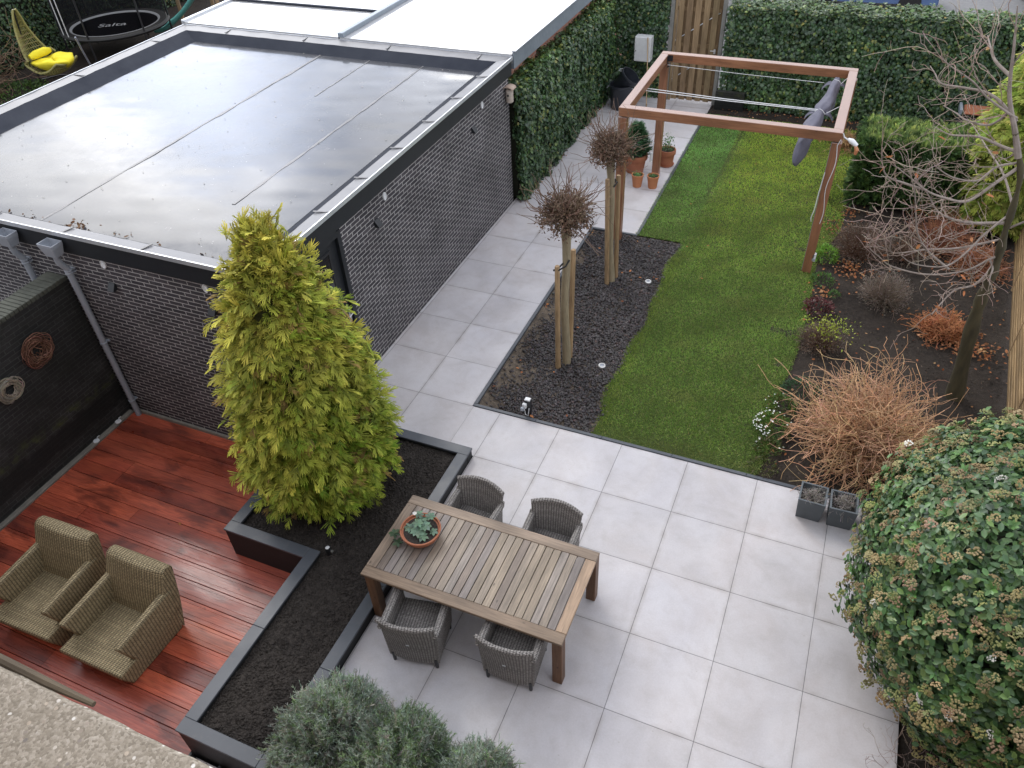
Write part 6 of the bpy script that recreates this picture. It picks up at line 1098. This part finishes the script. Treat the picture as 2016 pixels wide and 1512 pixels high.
# ------------------------------------------------------------------ compost corner
t = thing('compost_bin', 'black compost bin with an orange brown lid in the far right corner', 'bin', (5.3, 11.9, 0)); mb = MB(); mb.span(4.86, 5.80, 11.55, 12.25, 0, .62, .03); mb.build('body', m_black, t); mb = MB(); mb.box((5.38, 12.28, .74), (.82, .50, .05), 0, .02); mb.build('lid', m_terra, t); mb = MB(); mb.box((4.90, 12.28, .75), (.06, .42, .12), 0, .01); mb.build('hinge', m_pvc, t)
t = thing('cold_frame', 'small cold frame with greenish glass in front of the compost bin', 'cold frame', (5.5, 11.2, 0)); mb = MB(); mb.span(5.12, 5.80, 10.95, 11.50, 0, .45, .01); mb.build('box', m_black, t); mb = MB(); mb.span(5.17, 5.78, 11.0, 11.46, .455, .465); g = G('green_glass'); g.set((.16, .30, .21), .12, 0, .6); mb.build('glass', g.m, t); mb = MB(); mb.span(5.12, 5.165, 10.95, 11.50, .452, .48); mb.build('frame', m_white, t)

# ------------------------------------------------------------------ street behind the hedge
def car(loc, rz, paint, label, L=4.1):
    t = thing('parked_car', label, 'car', loc, rz, 'cars parked in the street behind the hedge'); W = .86
    prof = [(-L / 2, .35), (-L / 2 + .05, .75), (-L / 2 + .25, .92), (-L / 2 + .65, 1.38), (-L / 2 + 1.2, 1.46), (.35, 1.44), (1.05, .98), (L / 2 - .3, .86), (L / 2 - .05, .68), (L / 2, .35)]
    mb = MB(); V = []; m_ = len(prof)
    for s, k in ((-1, 1), (-.86, 1.0), (.86, 1.0), (1, 1)):
        for (x, z) in prof: V.append((x * (1 if abs(s) < 1 else .99), s * W * (.86 if z > 1 else 1), z if abs(s) < 1 else z - .06))
    F = [(l * m_ + i, l * m_ + i + 1, (l + 1) * m_ + i + 1, (l + 1) * m_ + i) for l in range(3) for i in range(m_ - 1)] + [tuple(range(m_)), tuple(range(4 * m_ - 1, 3 * m_ - 1, -1))]; mb.add(V, F); mb.build('body', paint, t, local=True, smooth=True, bevel=.04)
    mb = MB(); mb.add([(.42, -.62, 1.405), (1.0, -.70, 1.03), (1.0, .70, 1.03), (.42, .62, 1.405)], [(0, 1, 2, 3)]); mb.build('windscreen', g_.m, t, local=True)
    for s in (-1, 1): mb = MB(); mb.add([(-L / 2 + .75, s * .775, 1.28), (.25, s * .775, 1.28), (.75, s * .80, 1.0), (-L / 2 + .5, s * .80, 1.0)], [(0, 1, 2, 3)]); mb.build('side_window', g_.m, t, local=True)
    for sx in (-1.25, 1.3):
        for s in (-1, 1): mb = MB(); V = []; o = None; mb.lathe([(.001, -.1), (.3, -.1), (.32, -.06), (.32, .06), (.3, .1), (.001, .1)], (0, 0, 0), 20); o = mb.build('wheel', m_rubber, t, local=True, smooth=True); o.location = (sx, s * .80, .32); o.rotation_euler = (R(90), 0, 0)
    return t
m_blue = speck('blue_car_paint', (.07, .12, .26), (.09, .15, .30), 3, .25, 0, .001, coat=.6); m_wcar = speck('white_car_paint', (.6, .62, .64), (.66, .68, .7), 3, .25, 0, .001, coat=.6)
car((2.35, 22.3, 0), R(3), m_blue, 'blue car parked in the street, its tail just above the ivy hedge', 4.2); car((7.9, 22.9, 0), R(95), m_wcar, 'white car at the far right above the ivy hedge')
mb = MB(); mb.box((5.9, 20.6, .35), (.5, .35, .03), .3, .005); mb.box((5.9, 20.6, .16), (.06, .06, .34)); mb.box((5.9, 20.6, .0), (.3, .3, .03)); tag(mb.build('street_bollard_light', m_white), 'small white slanted plate by the street above the hedge', 'sign')
mb = MB(); mb.box((4.9, 24.4, 1.1), (.08, .08, 2.2)); tag(mb.build('street_post', m_gate), 'thin brown post in the street beyond the hedge', 'post')

# ------------------------------------------------------------------ neighbour's yard on the far left
ivy_hedge('ivy_hedge', 'dark ivy covered fence at the far left behind the egg chair', -21.4, -20.6, 6.2, 19, 2.7, ['+x', 'top'], 420)
tp = thing('trampoline', 'round black trampoline with safety net in the neighbour yard', 'trampoline', (-18.55, 12.0, 0)); tc_ = (-18.55, 12.0); TR = 1.55
mb = MB(); mb.lathe([(.001, .80), (TR * .80, .80)], (*tc_, 0), 48); mb.build('mat', m_rubber, tp); mb = MB(); mb.lathe([(TR * .80, .805), (TR * .82, .84), (TR * .84, .845), (TR * .85, .835)], (*tc_, 0), 56, cap=False); mb.build('edge_band', m_white, tp, smooth=True)
mb = MB(); mb.lathe([(TR * .852, .835), (TR, .84), (TR * 1.03, .80), (TR * 1.0, .74)], (*tc_, 0), 48, cap=False); mb.build('pad', m_rubber, tp, smooth=True)
for a in range(6):
    th = a * 1.047 + .8; x, y = tc_[0] + TR * math.cos(th), tc_[1] + TR * math.sin(th); mb = MB(); mb.tube([(x, y, 0), (x, y, 2.55)], .028, 8); mb.build('pole', m_black, tp, smooth=True)
g = G('safety_net'); g.set((.008, .008, .01), .9, 0, .1); tr_ = g.n('ShaderNodeBsdfTransparent'); ms = g.n('ShaderNodeMixShader'); u = g.sep(g.co('UV')); 
ms.inputs[0].default_value = .34; g.t.links.new(g.p.outputs[0], ms.inputs[1]); g.t.links.new(tr_.outputs[0], ms.inputs[2]); g.t.links.new(ms.outputs[0], g.out.inputs[0])
mb = MB(); mb.grid(lambda u, v: (tc_[0] + TR * .97 * math.cos(2 * math.pi * u), tc_[1] + TR * .97 * math.sin(2 * math.pi * u), .82 + 1.7 * v), 48, 4, 9.4, 1.7); mb.build('net', g.m, tp, smooth=True)
for th in (-2.02, -1.80): x, y = tc_[0] + TR * .99 * math.cos(th), tc_[1] + TR * .99 * math.sin(th); mb = MB(); mb.tube([(x, y, .70), (x, y, 2.5)], .014, 6); mb.build('zip', m_white, tp)
fc = bpy.data.curves.new('lettering', 'FONT'); fc.body = 'Salta'; fc.size = .46; fc.align_x = 'CENTER'; fc.extrude = .002; fo = bpy.data.objects.new('tmp', fc); COL.objects.link(fo); dg = bpy.context.evaluated_depsgraph_get(); dg.update()
fm = bpy.data.meshes.new_from_object(fo.evaluated_get(dg)); bpy.data.objects.remove(fo); fm.materials.clear(); fm.materials.append(m_white); lo = bpy.data.objects.new('lettering', fm); COL.objects.link(lo); lo.parent = tp; lo.location = (.06, -.22, .812); lo.rotation_euler = (0, 0, R(32))
# egg chair
eg = thing('egg_chair', 'olive woven hanging egg chair with yellow cushions in the neighbour yard', 'chair', (-18.35, 9.2, 0), R(0)); prof = smooth([(-.62, 0, 1.95), (-.72, 0, 1.45), (-.66, 0, .95), (-.42, 0, .50), (-.02, 0, .30), (.38, 0, .38), (.66, 0, .62)], 4)
m_egg = speck('olive_wicker', (.19, .18, .06), (.30, .28, .10), 9, .6, .3, .004)
def eggpt(u, v):
    i = v * (len(prof) - 1); a = prof[int(min(i, len(prof) - 2))]; b = prof[int(min(i, len(prof) - 2)) + 1]; c_ = a.lerp(b, i - int(min(i, len(prof) - 2))); hw = float(np.interp(v, [0, .1, .3, .55, .75, 1], [.04, .14, .30, .55, .56, .36])); q = 2 * u - 1
    dep = float(np.interp(v, [0, .3, .6, 1], [.05, .16, .25, .10])) * q * q; return (c_.x + dep * (.9 if v < .5 else .1), q * hw, c_.z + dep * (.1 if v < .4 else .9))
mb = MB(); mb.grid(eggpt, 12, 26); o = mb.build('lattice', m_egg, eg, local=True); w2 = o.modifiers.new('lattice', 'WIREFRAME'); w2.thickness = .035; w2.use_even_offset = False
mb = MB(); mb.tube([eggpt(0, v) for v in np.linspace(0, 1, 24)] + [eggpt(u, 1) for u in np.linspace(.1, .9, 7)] + [eggpt(1, v) for v in np.linspace(1, 0, 24)], .03, 8); mb.build('rim', m_egg, eg, local=True, smooth=True)
m_yel = speck('yellow_fabric', (.72, .60, .02), (.85, .74, .04), 6, .85, .2, .006)
mb = MB(); mb.grid(lambda u, v: (lambda a, b: (.14 + .62 * math.cos(b) * math.cos(a) * (1 + .06 * math.sin(5 * a)), .52 * math.cos(b) * math.sin(a) * (1 + .05 * math.sin(7 * a)), .60 + (.15 + .05 * math.sin(4 * a)) * math.sin(b) + .16 * (math.cos(b) ** 2) * abs(math.sin(a)) + .12 * max(0, math.cos(a)) * math.cos(b) - .06))(2 * math.pi * u, math.pi * (v - .5)), 30, 14); mb.build('cushion', m_yel, eg, local=True, smooth='all')
mb = MB(); mb.tube([(-.30, -.34, .80), (-.26, -.18, .83), (-.26, .18, .83), (-.30, .34, .80)], [.07, .11, .11, .07], 12); mb.build('pillow', m_yel, eg, local=True, smooth=True)
mb = MB(); mb.tube([(.1, .62, .02), (.55, .55, .02), (.75, 0, .02), (.55, -.55, .02), (.1, -.62, .02), (-.5, -.5, .02), (-.75, 0, .02), (-.5, .5, .02), (.1, .62, .02)], .025, 6); mb.tube([(-.75, 0, .02), (-.78, 0, 1.0), (-.62, 0, 1.95)], .025, 6); mb.build('stand', m_black, eg, local=True, smooth=True)
# slide and climbing frame
sl_ = thing('slide', 'teal plastic slide of a climbing frame beyond the trampoline', 'slide', (-17.6, 13.6, 0)); m_teal = speck('teal_plastic', (.10, .36, .33), (.15, .45, .41), 4, .35, .05, .002); path = smooth([(-18.25, 13.3, .25), (-17.9, 13.45, .32), (-17.3, 13.75, .78), (-16.7, 14.05, 1.4), (-16.2, 14.3, 1.9)], 5)
mb = MB()
def chute(u, v):
    i = min(int(v * (len(path) - 1)), len(path) - 2); f = v * (len(path) - 1) - i; c_ = path[i].lerp(path[i + 1], f); d_ = (path[i + 1] - path[i]).normalized(); s = Vector((-d_.y, d_.x, 0)).normalized(); q = 2 * u - 1; up = .16 * abs(q) ** 6; return tuple(c_ + s * q * .42 + Vector((0, 0, up)))
mb.grid(chute, 16, 24); o = mb.build('chute', m_teal, sl_, smooth='all'); s2 = o.modifiers.new('thick', 'SOLIDIFY'); s2.thickness = .02
cfm = thing('climbing_frame', 'weathered timber posts of the climbing frame behind the slide', 'play frame', (-16.6, 14.6, 0))
for (x, y) in ((-18.55, 14.75), (-17.6, 15.3), (-15.9, 13.7), (-15.3, 14.8)): mb = MB(); mb.box((x, y, 1.2), (.1, .1, 2.4), .4, .01); mb.build('post', m_gate, cfm)
mb = MB(); mb.tube([(-18.55, 14.75, 1.0), (-17.6, 15.3, 1.0)], .05, 6); mb.build('rail', m_gate, cfm)
stems('yard_bush', 'bare brown twiggy bush at the extreme upper left', 'bush', (-19.8, 7.6), 160, (.8, 2.2), .7, (.12, .08, .05), (.2, .13, .09), (.012, .006), .7, .2, 3, .5, .4)
fluffy('ground_ivy', 'patch of low green ivy on the ground left of the egg chair', (-19.0, 8.0), 1.1, .22, 1500, [(.06, .12, .03), (.1, .17, .04), (.03, .06, .02)], [3, 2, 2], 301, (.06, .10), cat='plant', lw=.08, stemn=0, tm=OVAL)
mb = MB(); mb.tube([(-17.6, 9.9, .02), (-16.9, 9.2, 1.0), (-16.6, 8.9, 1.5)], .025, 6); tag(mb.build('metal_pole', m_pvc), 'thin grey pole leaning beside the egg chair', 'pole')
